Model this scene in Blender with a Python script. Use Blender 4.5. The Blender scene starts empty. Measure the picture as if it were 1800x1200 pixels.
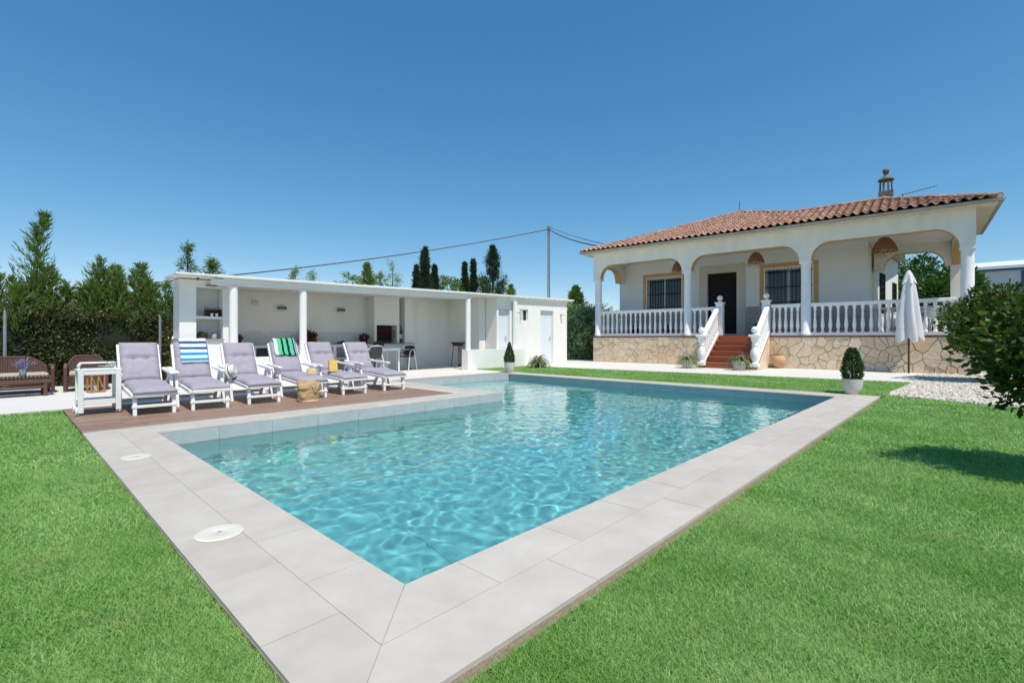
import bpy, bmesh, math, random
import numpy as np
from mathutils import Vector, Matrix, noise

random.seed(7)
RNG = np.random.default_rng(11)
sc = bpy.context.scene
COL = sc.collection

# ------------------------------------------------------------------ camera
CAM_H = 1.05
cam = bpy.data.cameras.new('camera')
cam.sensor_width = 36.0
cam.lens = 36.0 * 848.0 / 1800.0
cam.shift_y = -6.0 / 1800.0
cam.clip_start = 0.05
cam.clip_end = 4000.0
cam_o = bpy.data.objects.new('camera', cam)
cam_o.location = (0, 0, CAM_H)
cam_o.rotation_euler = (math.radians(90), 0, -math.atan2(.7253, .688))
COL.objects.link(cam_o)
sc.camera = cam_o

# ------------------------------------------------------------------ world, sun, exposure
SUN_EL = math.radians(61.5)
SUN_AZ = (-0.25, -0.968)               # horizontal direction towards the sun
world = bpy.data.worlds.new("World")
sc.world = world
world.use_nodes = True
wn = world.node_tree
bgn = wn.nodes['Background']
sky = wn.nodes.new('ShaderNodeTexSky')
sky.sky_type = 'NISHITA'
sky.sun_disc = False
sky.sun_elevation = SUN_EL
sky.sun_rotation = math.atan2(SUN_AZ[0], SUN_AZ[1])
sky.altitude = 2000
sky.air_density = 1.0
sky.dust_density = 0.0
sky.ozone_density = 6.0
hsv = wn.nodes.new('ShaderNodeHueSaturation')
hsv.inputs['Saturation'].default_value = 1.06
wn.links.new(sky.outputs[0], hsv.inputs['Color'])
wbal = wn.nodes.new('ShaderNodeMix'); wbal.data_type = 'RGBA'; wbal.blend_type = 'MULTIPLY'
wbal.inputs[0].default_value = 1.0
wbal.inputs[7].default_value = (1.0, 1.10, .93, 1)
wn.links.new(hsv.outputs[0], wbal.inputs[6])
sep = wn.nodes.new('ShaderNodeSeparateColor'); com = wn.nodes.new('ShaderNodeCombineColor')
wn.links.new(wbal.outputs[2], sep.inputs[0])
for i, (pw_, k_) in enumerate(((1.20, .72), (.82, .985), (.64, 1.45))):       # the camera's colour response of the sky
    p_ = wn.nodes.new('ShaderNodeMath'); p_.operation = 'POWER'; p_.inputs[1].default_value = pw_
    q_ = wn.nodes.new('ShaderNodeMath'); q_.operation = 'MULTIPLY'; q_.inputs[1].default_value = k_
    wn.links.new(sep.outputs[i], p_.inputs[0]); wn.links.new(p_.outputs[0], q_.inputs[0]); wn.links.new(q_.outputs[0], com.inputs[i])
wn.links.new(com.outputs[0], bgn.inputs[0])
bgn.inputs[1].default_value = 0.118
sun = bpy.data.lights.new('sun', 'SUN')
sun.energy = 2.85
sun.angle = math.radians(0.5)
sun.color = (1.0, 0.935, 0.83)
sun.cycles.is_caustics_light = True
sun_o = bpy.data.objects.new('sun', sun)
sd = Vector((SUN_AZ[0], SUN_AZ[1], 0)).normalized() * math.cos(SUN_EL) + Vector((0, 0, math.sin(SUN_EL)))
sun_o.rotation_euler = sd.to_track_quat('Z', 'Y').to_euler()
sun_o.location = (0, -10, 30)
COL.objects.link(sun_o)

vs = sc.view_settings
vs.view_transform = 'Standard'
vs.look = 'None'
vs.exposure = 0.64
vs.gamma = 1.0
vs.use_curve_mapping = False
sc.cycles.use_denoising = True
sc.cycles.max_bounces = 10
sc.cycles.diffuse_bounces = 4
sc.cycles.glossy_bounces = 4
sc.cycles.transmission_bounces = 8
sc.cycles.transparent_max_bounces = 12
sc.cycles.caustics_refractive = True
sc.cycles.caustics_reflective = False
sc.cycles.sample_clamp_indirect = 6.0
sc.cycles.blur_glossy = 0.3

# ------------------------------------------------------------------ materials
MATS = {}
def mat(name, col, rough=0.6, var=None, vscale=6.0, bump=0.0, bscale=60.0, rand=None, spec=0.5,
        metal=0.0, island=None, trans=0.0, detail=4.0, coords='Position', bdist=0.01, stretch=None):
    """var: second colour mixed by noise; rand: list of colours picked by object random; island: by random per island"""
    m = bpy.data.materials.new(name)
    m.use_nodes = True
    nt = m.node_tree
    N, L = nt.nodes, nt.links
    b = N['Principled BSDF']
    b.inputs['Roughness'].default_value = rough
    b.inputs['Metallic'].default_value = metal
    b.inputs['Specular IOR Level'].default_value = spec
    b.inputs['Base Color'].default_value = (*col, 1)
    geo = N.new('ShaderNodeNewGeometry')
    out = None
    if rand or island:
        cr = N.new('ShaderNodeValToRGB')
        cols = rand or island
        while len(cr.color_ramp.elements) < len(cols):
            cr.color_ramp.elements.new(0.5)
        for i, c in enumerate(cols):
            cr.color_ramp.elements[i].position = i / max(1, len(cols) - 1)
            cr.color_ramp.elements[i].color = (*c, 1)
        if rand:
            oi = N.new('ShaderNodeObjectInfo')
            L.new(oi.outputs['Random'], cr.inputs[0])
        else:
            L.new(geo.outputs['Random Per Island'], cr.inputs[0])
        out = cr.outputs[0]
    if var:
        nz = N.new('ShaderNodeTexNoise')
        nz.inputs['Scale'].default_value = vscale
        nz.inputs['Detail'].default_value = detail
        nz.inputs['Roughness'].default_value = 0.6
        if stretch:
            mp = N.new('ShaderNodeMapping'); mp.inputs['Scale'].default_value = stretch
            L.new(geo.outputs['Position'], mp.inputs[0]); L.new(mp.outputs[0], nz.inputs['Vector'])
        else:
            L.new(geo.outputs['Position'], nz.inputs['Vector'])
        mr = N.new('ShaderNodeMapRange')
        mr.inputs['From Min'].default_value = 0.32
        mr.inputs['From Max'].default_value = 0.68
        L.new(nz.outputs[0], mr.inputs[0])
        mx = N.new('ShaderNodeMix')
        mx.data_type = 'RGBA'
        if out is not None:
            mx.blend_type = 'MULTIPLY'
            mx.inputs[0].default_value = 1.0
            mx2 = N.new('ShaderNodeMix'); mx2.data_type = 'RGBA'
            mx2.inputs[6].default_value = (1, 1, 1, 1)
            mx2.inputs[7].default_value = (*var, 1)
            L.new(mr.outputs[0], mx2.inputs[0])
            L.new(out, mx.inputs[6]); L.new(mx2.outputs[2], mx.inputs[7])
        else:
            mx.inputs[6].default_value = (*col, 1)
            mx.inputs[7].default_value = (*var, 1)
            L.new(mr.outputs[0], mx.inputs[0])
        out = mx.outputs[2]
    if out is not None:
        L.new(out, b.inputs['Base Color'])
    if bump > 0:
        n2 = N.new('ShaderNodeTexNoise')
        n2.inputs['Scale'].default_value = bscale
        n2.inputs['Detail'].default_value = 4
        L.new(geo.outputs['Position'], n2.inputs['Vector'])
        bp = N.new('ShaderNodeBump')
        bp.inputs['Strength'].default_value = bump
        bp.inputs['Distance'].default_value = bdist
        L.new(n2.outputs[0], bp.inputs['Height'])
        L.new(bp.outputs[0], b.inputs['Normal'])
    if trans > 0:
        tr = N.new('ShaderNodeBsdfTranslucent')
        ms = N.new('ShaderNodeMixShader')
        ms.inputs[0].default_value = trans
        if out is not None:
            L.new(out, tr.inputs[0])
        else:
            tr.inputs[0].default_value = (*col, 1)
        mo = [n for n in N if n.type == 'OUTPUT_MATERIAL'][0]
        L.new(b.outputs[0], ms.inputs[1]); L.new(tr.outputs[0], ms.inputs[2])
        L.new(ms.outputs[0], mo.inputs[0])
    MATS[name] = m
    return m

mat('white_wall', (.85, .84, .81), .75, var=(.79, .78, .75), vscale=1.3, detail=8, stretch=(1.5, 1.5, .5), bump=.15, bscale=40, bdist=.004)
mat('white_paint', (.86, .86, .84), .45, var=(.82, .82, .80), vscale=5)
mat('white_plastic', (.85, .85, .83), .35, var=(.80, .80, .78), vscale=9)
mat('white_door', (.72, .76, .80), .35, var=(.70, .74, .78), vscale=1.5)
mat('house_wall', (.87, .85, .79), .85, var=(.78, .75, .68), vscale=1.6, detail=8, stretch=(1.6, 1.6, .35), bump=.3, bscale=30, bdist=.006)
mat('inner_wall', (.86, .85, .83), .85, var=(.82, .81, .79), vscale=1.3, bump=.25, bscale=35, bdist=.005)
mat('ochre_paint', (.62, .41, .17), .8, var=(.55, .35, .13), vscale=3)
mat('cream_trim', (.66, .62, .53), .75, var=(.60, .56, .47), vscale=4)
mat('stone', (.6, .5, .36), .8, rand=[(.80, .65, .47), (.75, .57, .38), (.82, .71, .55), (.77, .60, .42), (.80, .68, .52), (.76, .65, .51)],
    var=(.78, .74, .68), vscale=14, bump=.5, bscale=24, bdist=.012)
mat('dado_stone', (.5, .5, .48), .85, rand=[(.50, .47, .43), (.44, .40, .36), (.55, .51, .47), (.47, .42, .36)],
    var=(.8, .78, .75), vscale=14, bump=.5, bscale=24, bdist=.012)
mat('mortar', (.24, .17, .11), .95, var=(.17, .12, .08), vscale=30, bump=.4)
mat('roof_tile', (.45, .22, .14), .8, rand=[(.46, .27, .19), (.37, .20, .14), (.54, .345, .255), (.41, .235, .165), (.50, .31, .225), (.29, .165, .12)],
    var=(.72, .66, .6), vscale=9, bump=.35, bscale=50)
mat('roof_tile_mass', (.45, .22, .14), .8, island=[(.46, .27, .19), (.37, .20, .14), (.54, .345, .255), (.41, .235, .165), (.50, .31, .225), (.29, .165, .12)],
    var=(.72, .66, .6), vscale=9, bump=.35, bscale=50)
mat('roof_under', (.06, .033, .024), .9, var=(.045, .028, .02), vscale=8)
mat('ridge_mortar', (.55, .48, .40), .9, var=(.42, .34, .27), vscale=12, bump=.4)
mat('gutter_metal', (.30, .30, .29), .6, var=(.46, .44, .40), vscale=5, metal=.2)
mat('terracotta', (.40, .125, .05), .45, rand=[(.42, .135, .055), (.36, .11, .045), (.45, .15, .065)], var=(.85, .8, .78), vscale=10, bump=.1)
mat('terrace_edge', (.22, .085, .05), .6, var=(.16, .06, .04), vscale=8)
mat('balustrade', (.88, .88, .87), .5, var=(.83, .83, .82), vscale=7)
mat('dark_door', (.012, .008, .007), .5, var=(.018, .012, .010), vscale=20, spec=.2)
mat('iron', (.012, .012, .013), .5)
mat('pane_glass', (.012, .017, .026), .04, spec=.8)
mat('curtain', (.16, .18, .20), .9, var=(.10, .11, .13), vscale=9)
mat('chimney_render', (.27, .245, .21), .9, var=(.07, .065, .06), vscale=9, bump=.5, bscale=40)
mat('coping', (.50, .475, .435), .6, rand=[(.585, .535, .465), (.55, .50, .43), (.61, .56, .49), (.57, .52, .455)],
    var=(.865, .86, .85), vscale=4.5, bump=.15, bscale=120, detail=14, bdist=.003)
mat('grout', (.36, .34, .31), .9, var=(.30, .28, .25), vscale=8)
mat('coping_base', (.50, .40, .30), .9, var=(.42, .33, .25), vscale=18, bump=.4)
mat('joint', (.30, .29, .28), .9)
mat('pavement', (.74, .71, .665), .7, var=(.69, .66, .615), vscale=.9, bump=.12, bscale=70, detail=8, bdist=.004)
mat('waterline_tile', (.52, .54, .53), .45, rand=[(.52, .54, .53), (.49, .515, .51), (.55, .565, .555)], var=(.86, .87, .88), vscale=9, detail=9, bump=.1)
mat('pool_floor', (.37, .67, .665), .6, rand=[(.37, .67, .665), (.36, .655, .65), (.38, .685, .68)], var=(.94, .95, .95), vscale=3)
mat('pool_shell', (.31, .61, .63), .6)
mat('shelf_tile', (.68, .80, .78), .6, rand=[(.68, .80, .78), (.66, .78, .76)], var=(.94, .95, .95), vscale=3)
mat('plank', (.24, .145, .10), .55, rand=[(.34, .215, .155), (.28, .175, .125), (.37, .24, .175), (.31, .205, .155)],
    var=(.80, .78, .76), vscale=16, detail=7, bump=.15)
mat('deck_base', (.06, .045, .04), .9)
mat('ground', (.20, .17, .10), .95, var=(.10, .12, .05), vscale=.05, detail=8)
mat('cushion', (.385, .35, .405), .9, var=(.34, .31, .365), vscale=14, bump=.35, bscale=260, bdist=.002)
mat('wicker', (.085, .042, .03), .5, var=(.13, .07, .05), vscale=60, bump=.5, bscale=150)
mat('sofa_cushion', (.50, .46, .36), .9, var=(.45, .41, .32), vscale=20)
mat('wood_lantern', (.42, .22, .09), .6, var=(.32, .16, .06), vscale=25)
mat('straw', (.64, .46, .26), .8, var=(.48, .31, .14), vscale=45, bump=.6, bscale=120)
mat('straw_pale', (.66, .52, .34), .8, var=(.58, .44, .27), vscale=60, bump=.4, bscale=200)
mat('hat_white', (.76, .74, .70), .8, var=(.70, .68, .63), vscale=60, bump=.3, bscale=200)
mat('black', (.012, .012, .012), .5)
mat('dark_mesh', (.03, .03, .032), .7, var=(.05, .05, .052), vscale=80)
mat('book_yellow', (.72, .42, .04), .4, var=(.80, .55, .10), vscale=18)
mat('paper', (.75, .72, .65), .8)
mat('grey_metal', (.42, .42, .42), .35, metal=.7)
mat('alu', (.62, .63, .64), .3, metal=.85)
mat('galv', (.36, .38, .39), .45, metal=.5, var=(.28, .30, .31), vscale=12)
mat('lamp_grey', (.13, .13, .135), .45)
mat('lamp_light_grey', (.42, .42, .42), .5)
mat('grey_worktop', (.30, .30, .30), .4, var=(.36, .36, .36), vscale=25)
mat('bbq_brick', (.11, .05, .03), .85, rand=[(.13, .06, .035), (.08, .035, .022), (.10, .05, .03)], var=(.6, .5, .5), vscale=15, bump=.3)
mat('rust', (.12, .05, .03), .7, var=(.08, .035, .02), vscale=30)
mat('pot_white', (.62, .595, .54), .5, var=(.54, .52, .48), vscale=9)
mat('clay', (.58, .37, .20), .75, var=(.50, .30, .15), vscale=10, bump=.2)
mat('soil', (.05, .035, .025), .95)
mat('lampshade', (.30, .13, .055), .75, var=(.20, .08, .03), vscale=40, bump=.7, bscale=120)
mat('lid_plastic', (.74, .70, .60), .4, var=(.69, .65, .55), vscale=8)
mat('umbrella_cloth', (.82, .82, .83), .85, var=(.78, .78, .79), vscale=8, trans=.12)
mat('pole_dark', (.05, .03, .022), .5)
mat('bark', (.14, .095, .06), .9, var=(.09, .06, .04), vscale=20, bump=.6)
mat('backsplash', (.70, .70, .70), .25, rand=[(.71, .71, .71), (.68, .68, .685), (.73, .73, .73)])
mat('crate_wood', (.07, .035, .025), .7, var=(.10, .05, .03), vscale=30)
mat('vase_glass', (.22, .32, .36), .1, spec=.8)
mat('warehouse', (.74, .74, .72), .7, var=(.69, .69, .67), vscale=1)
mat('warehouse_roof', (.78, .79, .80), .5)
mat('warehouse_blue', (.05, .12, .28), .5)
mat('gravel', (.62, .57, .49), .85, island=[(.70, .65, .57), (.56, .50, .41), (.76, .72, .66), (.62, .56, .47), (.48, .42, .34)], var=(.9, .88, .85), vscale=40)
mat('gravel_base', (.36, .31, .25), .95, var=(.48, .43, .36), vscale=45, bump=.6, bscale=60)
mat('leaf_dark', (.03, .06, .015), .5, island=[(.022, .050, .008), (.05, .10, .014), (.09, .155, .022), (.035, .07, .010), (.20, .26, .04)], trans=.32, spec=.25)
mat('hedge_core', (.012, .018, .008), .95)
mat('leaf_hedge', (.03, .05, .015), .6, island=[(.045, .062, .018), (.08, .11, .026), (.12, .14, .045), (.06, .075, .022), (.13, .115, .055)], trans=.18)
mat('leaf_leyland', (.04, .09, .02), .6, island=[(.09, .165, .028), (.14, .235, .042), (.21, .31, .065), (.11, .19, .032)], trans=.38)
mat('leaf_cypress', (.02, .045, .015), .65, island=[(.016, .034, .010), (.028, .055, .016), (.042, .075, .022)], trans=.12)
mat('leaf_blue', (.05, .085, .06), .65, island=[(.15, .27, .11), (.25, .38, .17), (.36, .48, .24), (.18, .30, .13)], trans=.2)
mat('leaf_bright', (.06, .14, .02), .5, island=[(.045, .11, .014), (.075, .16, .022), (.10, .20, .035), (.055, .13, .018)], trans=.3)
mat('leaf_box', (.03, .09, .015), .5, island=[(.022, .065, .012), (.04, .11, .018), (.06, .15, .026)], trans=.2)
mat('leaf_spider', (.14, .20, .07), .5, island=[(.10, .17, .045), (.16, .22, .07), (.30, .33, .17), (.20, .24, .09)], trans=.25)
mat('croton', (.12, .05, .02), .5, island=[(.04, .08, .02), (.22, .05, .02), (.30, .14, .02), (.03, .06, .02)], trans=.2)
mat('red_flower', (.20, .012, .03), .6, island=[(.22, .012, .03), (.14, .008, .02), (.28, .03, .06)], trans=.2)
mat('lavender', (.22, .18, .36), .7, island=[(.20, .17, .36), (.28, .24, .44), (.16, .2, .16)])
mat('twig', (.16, .12, .07), .9)

def towel_mat(name, cols, n, axis, off=0.0):
    m = bpy.data.materials.new(name); m.use_nodes = True
    N, L = m.node_tree.nodes, m.node_tree.links
    b = N['Principled BSDF']; b.inputs['Roughness'].default_value = .95; b.inputs['Specular IOR Level'].default_value = .1
    uv = N.new('ShaderNodeUVMap')
    sx = N.new('ShaderNodeSeparateXYZ'); L.new(uv.outputs[0], sx.inputs[0])
    cr = N.new('ShaderNodeValToRGB'); cr.color_ramp.interpolation = 'CONSTANT'
    L.new(sx.outputs[axis], cr.inputs[0])
    while len(cr.color_ramp.elements) < len(cols): cr.color_ramp.elements.new(.5)
    for i, c in enumerate(cols):
        cr.color_ramp.elements[i].position = c[0]; cr.color_ramp.elements[i].color = (*c[1], 1)
    L.new(cr.outputs[0], b.inputs['Base Color'])
    nz = N.new('ShaderNodeTexNoise'); nz.inputs['Scale'].default_value = 300
    bp = N.new('ShaderNodeBump'); bp.inputs['Strength'].default_value = .4; bp.inputs['Distance'].default_value = .003
    L.new(nz.outputs[0], bp.inputs['Height']); L.new(bp.outputs[0], b.inputs['Normal'])
    MATS[name] = m

_w, _b1, _b2 = (.68, .70, .74), (.02, .10, .26), (.03, .30, .55)
towel_mat('towel_blue', [(0, _w), (.10, _b1), (.20, _w), (.34, _b1), (.45, _w), (.58, _b2), (.70, _w), (.82, _b2), (.93, _w)], 9, 1)
_g, _n = (.10, .52, .22), (.012, .025, .075)
towel_mat('towel_green', [(0, (.62, .72, .70)), (.16, _g), (.34, _n), (.44, _g), (.58, _n), (.70, _g), (.86, _n), (.93, (.35, .40, .55))], 8, 0)

def glass_water():
    m = bpy.data.materials.new('water'); m.use_nodes = True
    b = m.node_tree.nodes['Principled BSDF']
    b.inputs['Base Color'].default_value = (.50, .93, .95, 1)
    b.inputs['Roughness'].default_value = 0.0
    b.inputs['IOR'].default_value = 1.333
    b.inputs['Transmission Weight'].default_value = 1.0
    MATS['water'] = m
glass_water()

def grass_mats():
    for nm, k in (('turf', 1.0), ('grass_blade', 1.0)):
        m = bpy.data.materials.new(nm); m.use_nodes = True
        N, L = m.node_tree.nodes, m.node_tree.links
        b = N['Principled BSDF']; b.inputs['Roughness'].default_value = .6; b.inputs['Specular IOR Level'].default_value = .25
        geo = N.new('ShaderNodeNewGeometry')
        nz = N.new('ShaderNodeTexNoise'); nz.inputs['Scale'].default_value = 1.5; nz.inputs['Detail'].default_value = 9
        nz.inputs['Roughness'].default_value = .65
        mp = N.new('ShaderNodeMapping'); mp.inputs['Scale'].default_value = (1.0, .45, 1); mp.inputs['Rotation'].default_value = (0, 0, .6)
        L.new(geo.outputs['Position'], mp.inputs[0]); L.new(mp.outputs[0], nz.inputs['Vector'])
        cr = N.new('ShaderNodeValToRGB')
        e = cr.color_ramp.elements
        e[0].position = .30; e[1].position = .70
        if nm == 'turf':
            e[0].color = (.10, .22, .05, 1); e[1].color = (.24, .38, .15, 1)
            n2 = N.new('ShaderNodeTexNoise'); n2.inputs['Scale'].default_value = 90; n2.inputs['Detail'].default_value = 3
            L.new(geo.outputs['Position'], n2.inputs['Vector'])
            bp = N.new('ShaderNodeBump'); bp.inputs['Strength'].default_value = .9; bp.inputs['Distance'].default_value = .02
            L.new(n2.outputs[0], bp.inputs['Height']); L.new(bp.outputs[0], b.inputs['Normal'])
            L.new(nz.outputs[0], cr.inputs[0]); L.new(cr.outputs[0], b.inputs['Base Color'])
        else:
            e[0].color = (.20, .42, .075, 1); e[1].color = (.44, .64, .235, 1)
            ad = N.new('ShaderNodeMath'); ad.operation = 'MULTIPLY_ADD'; ad.inputs[1].default_value = .34; 
            sb = N.new('ShaderNodeMath'); sb.operation = 'SUBTRACT'; sb.inputs[1].default_value = .17
            L.new(geo.outputs['Random Per Island'], ad.inputs[0]); L.new(nz.outputs[0], sb.inputs[0]); L.new(sb.outputs[0], ad.inputs[2])
            L.new(ad.outputs[0], cr.inputs[0])
            n3 = N.new('ShaderNodeTexNoise'); n3.inputs['Scale'].default_value = 2.4; n3.inputs['Detail'].default_value = 6
            L.new(geo.outputs['Position'], n3.inputs['Vector'])
            m3 = N.new('ShaderNodeMapRange'); m3.inputs['From Min'].default_value = .60; m3.inputs['From Max'].default_value = .74; m3.inputs['To Max'].default_value = .42
            L.new(n3.outputs[0], m3.inputs[0])
            x3 = N.new('ShaderNodeMix'); x3.data_type = 'RGBA'; x3.inputs[7].default_value = (.46, .46, .24, 1)
            L.new(m3.outputs[0], x3.inputs[0]); L.new(cr.outputs[0], x3.inputs[6])
            cr = x3; cr_out = x3.outputs[2]
            L.new(cr_out, b.inputs['Base Color'])
            tr = N.new('ShaderNodeBsdfTranslucent'); ms = N.new('ShaderNodeMixShader'); ms.inputs[0].default_value = .35
            L.new(cr_out, tr.inputs[0]); L.new(b.outputs[0], ms.inputs[1]); L.new(tr.outputs[0], ms.inputs[2])
            mo = [n for n in N if n.type == 'OUTPUT_MATERIAL'][0]; L.new(ms.outputs[0], mo.inputs[0])
        MATS[nm] = m
grass_mats()

# ------------------------------------------------------------------ helpers
def link(o, parent=None):
    COL.objects.link(o)
    if parent is not None:
        o.parent = parent
    return o

def tag(o, label=None, cat=None, group=None, kind=None):
    if label: o['label'] = label
    if cat: o['category'] = cat
    if group: o['group'] = group
    if kind: o['kind'] = kind
    return o

def thing(name, label, cat, loc=(0, 0, 0), rz=0.0, group=None):
    o = bpy.data.objects.new(name, None)
    o.location = loc; o.rotation_euler = (0, 0, rz); o.empty_display_size = .2
    return tag(link(o), label, cat, group)

def children(o):
    return [c for c in list(bpy.data.objects) if c.parent == o]

class MB:
    """collects shapes; build() links them as ONE mesh object"""
    def __init__(s):
        s.v, s.f, s.mi = [], [], []
    def add(s, vs, fs, mi=0):
        k = len(s.v)
        s.v += [tuple(p) for p in vs]
        s.f += [tuple(i + k for i in f) for f in fs]
        s.mi += [mi] * len(fs)
        return s
    def box(s, x0, x1, y0, y1, z0, z1, mi=0, M=None):
        v = [(x, y, z) for z in (z0, z1) for y in (y0, y1) for x in (x0, x1)]
        if M is not None: v = [M @ Vector(p) for p in v]
        return s.add(v, [(0, 2, 3, 1), (4, 5, 7, 6), (0, 1, 5, 4), (2, 6, 7, 3), (0, 4, 6, 2), (1, 3, 7, 5)], mi)
    def bar(s, p, q, w, h, mi=0, up=(0, 0, 1)):
        p, q = Vector(p), Vector(q)
        d = (q - p).normalized()
        u = Vector(up)
        if abs(d.dot(u)) > .98: u = Vector((0, 1, 0))
        a = d.cross(u).normalized(); b = a.cross(d).normalized()
        v = []
        for c in (p, q):
            for i, j in ((-1, -1), (1, -1), (1, 1), (-1, 1)):
                v.append(c + a * (w / 2 * i) + b * (h / 2 * j))
        return s.add(v, [(3, 2, 1, 0), (4, 5, 6, 7), (0, 1, 5, 4), (1, 2, 6, 5), (2, 3, 7, 6), (3, 0, 4, 7)], mi)
    def tube(s, pts, r, n=8, mi=0, caps=True):
        pts = [Vector(p) for p in pts]
        rs = r if isinstance(r, (list, tuple)) else [r] * len(pts)
        rings, prev = [], None
        for i, p in enumerate(pts):
            d = (pts[min(i + 1, len(pts) - 1)] - pts[max(i - 1, 0)]).normalized()
            if prev is None:
                a = d.cross(Vector((0, 0, 1)))
                if a.length < .05: a = d.cross(Vector((0, 1, 0)))
                a.normalize()
            else:
                a = (prev - d * prev.dot(d)).normalized()
            prev = a
            b = d.cross(a)
            rings.append([p + (a * math.cos(2 * math.pi * k / n) + b * math.sin(2 * math.pi * k / n)) * rs[i] for k in range(n)])
        v = [q for rg in rings for q in rg]; f = []
        for i in range(len(pts) - 1):
            for k in range(n):
                f.append((i * n + k, i * n + (k + 1) % n, (i + 1) * n + (k + 1) % n, (i + 1) * n + k))
        if caps:
            f.append(tuple(range(n - 1, -1, -1))); f.append(tuple(range((len(pts) - 1) * n, len(pts) * n)))
        return s.add(v, f, mi)
    def lathe(s, prof, c=(0, 0, 0), n=16, mi=0, M=None):
        v, f = [], []
        for r, z in prof:
            for k in range(n):
                a = 2 * math.pi * k / n
                p = Vector((r * math.cos(a), r * math.sin(a), z))
                if M is not None: p = M @ p
                v.append((p[0] + c[0], p[1] + c[1], p[2] + c[2]))
        for i in range(len(prof) - 1):
            for k in range(n):
                f.append((i * n + k, i * n + (k + 1) % n, (i + 1) * n + (k + 1) % n, (i + 1) * n + k))
        f.append(tuple(range(n - 1, -1, -1))); f.append(tuple(range((len(prof) - 1) * n, len(prof) * n)))
        return s.add(v, f, mi)
    def sphere(s, c, r, n=14, m=9, mi=0, sq=(1, 1, 1)):
        prof = [(max(1e-4, math.sin(math.pi * i / m)), -math.cos(math.pi * i / m)) for i in range(m + 1)]
        M = Matrix.Diagonal((r * sq[0], r * sq[1], r * sq[2]))
        return s.lathe(prof, c, n, mi, M)
    def prism(s, poly, z0, z1, mi=0):
        n = len(poly)
        v = [(x, y, z0) for x, y in poly] + [(x, y, z1) for x, y in poly]
        f = [tuple(range(n - 1, -1, -1)), tuple(range(n, 2 * n))] + [(i, (i + 1) % n, n + (i + 1) % n, n + i) for i in range(n)]
        return s.add(v, f, mi)
    def vprism(s, poly, y0, y1, mi=0):
        """poly in (x,z), extruded along y"""
        n = len(poly)
        v = [(x, y0, z) for x, z in poly] + [(x, y1, z) for x, z in poly]
        f = [tuple(range(n)), tuple(range(2 * n - 1, n - 1, -1))] + [((i + 1) % n, i, n + i, n + (i + 1) % n) for i in range(n)]
        return s.add(v, f, mi)
    def xprism(s, poly, x0, x1, mi=0):
        """poly in (y,z), extruded along x"""
        n = len(poly)
        v = [(x0, y, z) for y, z in poly] + [(x1, y, z) for y, z in poly]
        f = [tuple(range(n - 1, -1, -1)), tuple(range(n, 2 * n))] + [(i, (i + 1) % n, n + (i + 1) % n, n + i) for i in range(n)]
        return s.add(v, f, mi)
    def mesh(s, name, mats, smooth=False):
        me = bpy.data.meshes.new(name)
        me.from_pydata([tuple(p) for p in s.v], [], s.f)
        for m in ([mats] if isinstance(mats, str) else mats): me.materials.append(MATS[m])
        if any(s.mi): me.polygons.foreach_set('material_index', s.mi)
        bm = bmesh.new(); bm.from_mesh(me)
        bmesh.ops.recalc_face_normals(bm, faces=bm.faces)
        bm.to_mesh(me); bm.free()
        if smooth:
            me.polygons.foreach_set('use_smooth', [True] * len(me.polygons))
            if smooth != 'all': me.set_sharp_from_angle(angle=math.radians(38))
        me.update()
        return me
    def build(s, name, mats, parent=None, smooth=False, loc=None, rot=None, bevel=0):
        o = bpy.data.objects.new(name, s.mesh(name, mats, smooth))
        if loc is not None: o.location = loc
        if rot is not None: o.rotation_euler = rot
        link(o, parent)
        if bevel:
            md = o.modifiers.new('bevel', 'BEVEL'); md.width = bevel; md.segments = 2; md.limit_method = 'ANGLE'
            md.angle_limit = math.radians(40); md.harden_normals = False
        return o

def inst(name, me, parent=None, loc=(0, 0, 0), rot=(0, 0, 0), scale=(1, 1, 1)):
    o = bpy.data.objects.new(name, me)
    o.location = loc; o.rotation_euler = rot; o.scale = scale
    return link(o, parent)

def copy_tree(o, parent=None):
    c = o.copy(); link(c, parent)
    for ch in KIDS.get(o.name, None) or children(o):
        copy_tree(ch, c)
    return c
KIDS = {}

def structure(o):
    o['kind'] = 'structure'; return o

def poly_mesh(name, V, k, mats, smooth=False):
    """V: array n x k x 3 of loose k-gons"""
    V = np.asarray(V, dtype=np.float32)
    n = V.shape[0]
    me = bpy.data.meshes.new(name)
    me.vertices.add(n * k); me.loops.add(n * k); me.polygons.add(n)
    me.vertices.foreach_set('co', V.reshape(-1))
    me.loops.foreach_set('vertex_index', np.arange(n * k, dtype=np.int32))
    me.polygons.foreach_set('loop_start', np.arange(0, n * k, k, dtype=np.int32))
    me.polygons.foreach_set('loop_total', np.full(n, k, dtype=np.int32))
    me.materials.append(MATS[mats])
    me.update(calc_edges=True)
    return me

def leaf_mesh(name, P, D, size, aspect, mats, jitter=.6, sizevar=.35, droop=0.0, seed=0):
    """rhombic leaves at points P with main directions D"""
    r = np.random.default_rng(seed)
    P = np.asarray(P, float); D = np.asarray(D, float)
    n = len(P)
    D = D + r.normal(0, jitter, (n, 3)); D[:, 2] -= droop
    D /= np.linalg.norm(D, axis=1, keepdims=True) + 1e-9
    R = r.normal(0, 1, (n, 3))
    S = np.cross(D, R); S /= np.linalg.norm(S, axis=1, keepdims=True) + 1e-9
    L = size * (1 + r.uniform(-sizevar, sizevar, (n, 1)))
    W = L * aspect * .5
    V = np.stack([P, P + D * L * .5 + S * W, P + D * L, P + D * L * .5 - S * W], axis=1)
    return poly_mesh(name, V, 4, mats)
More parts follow.
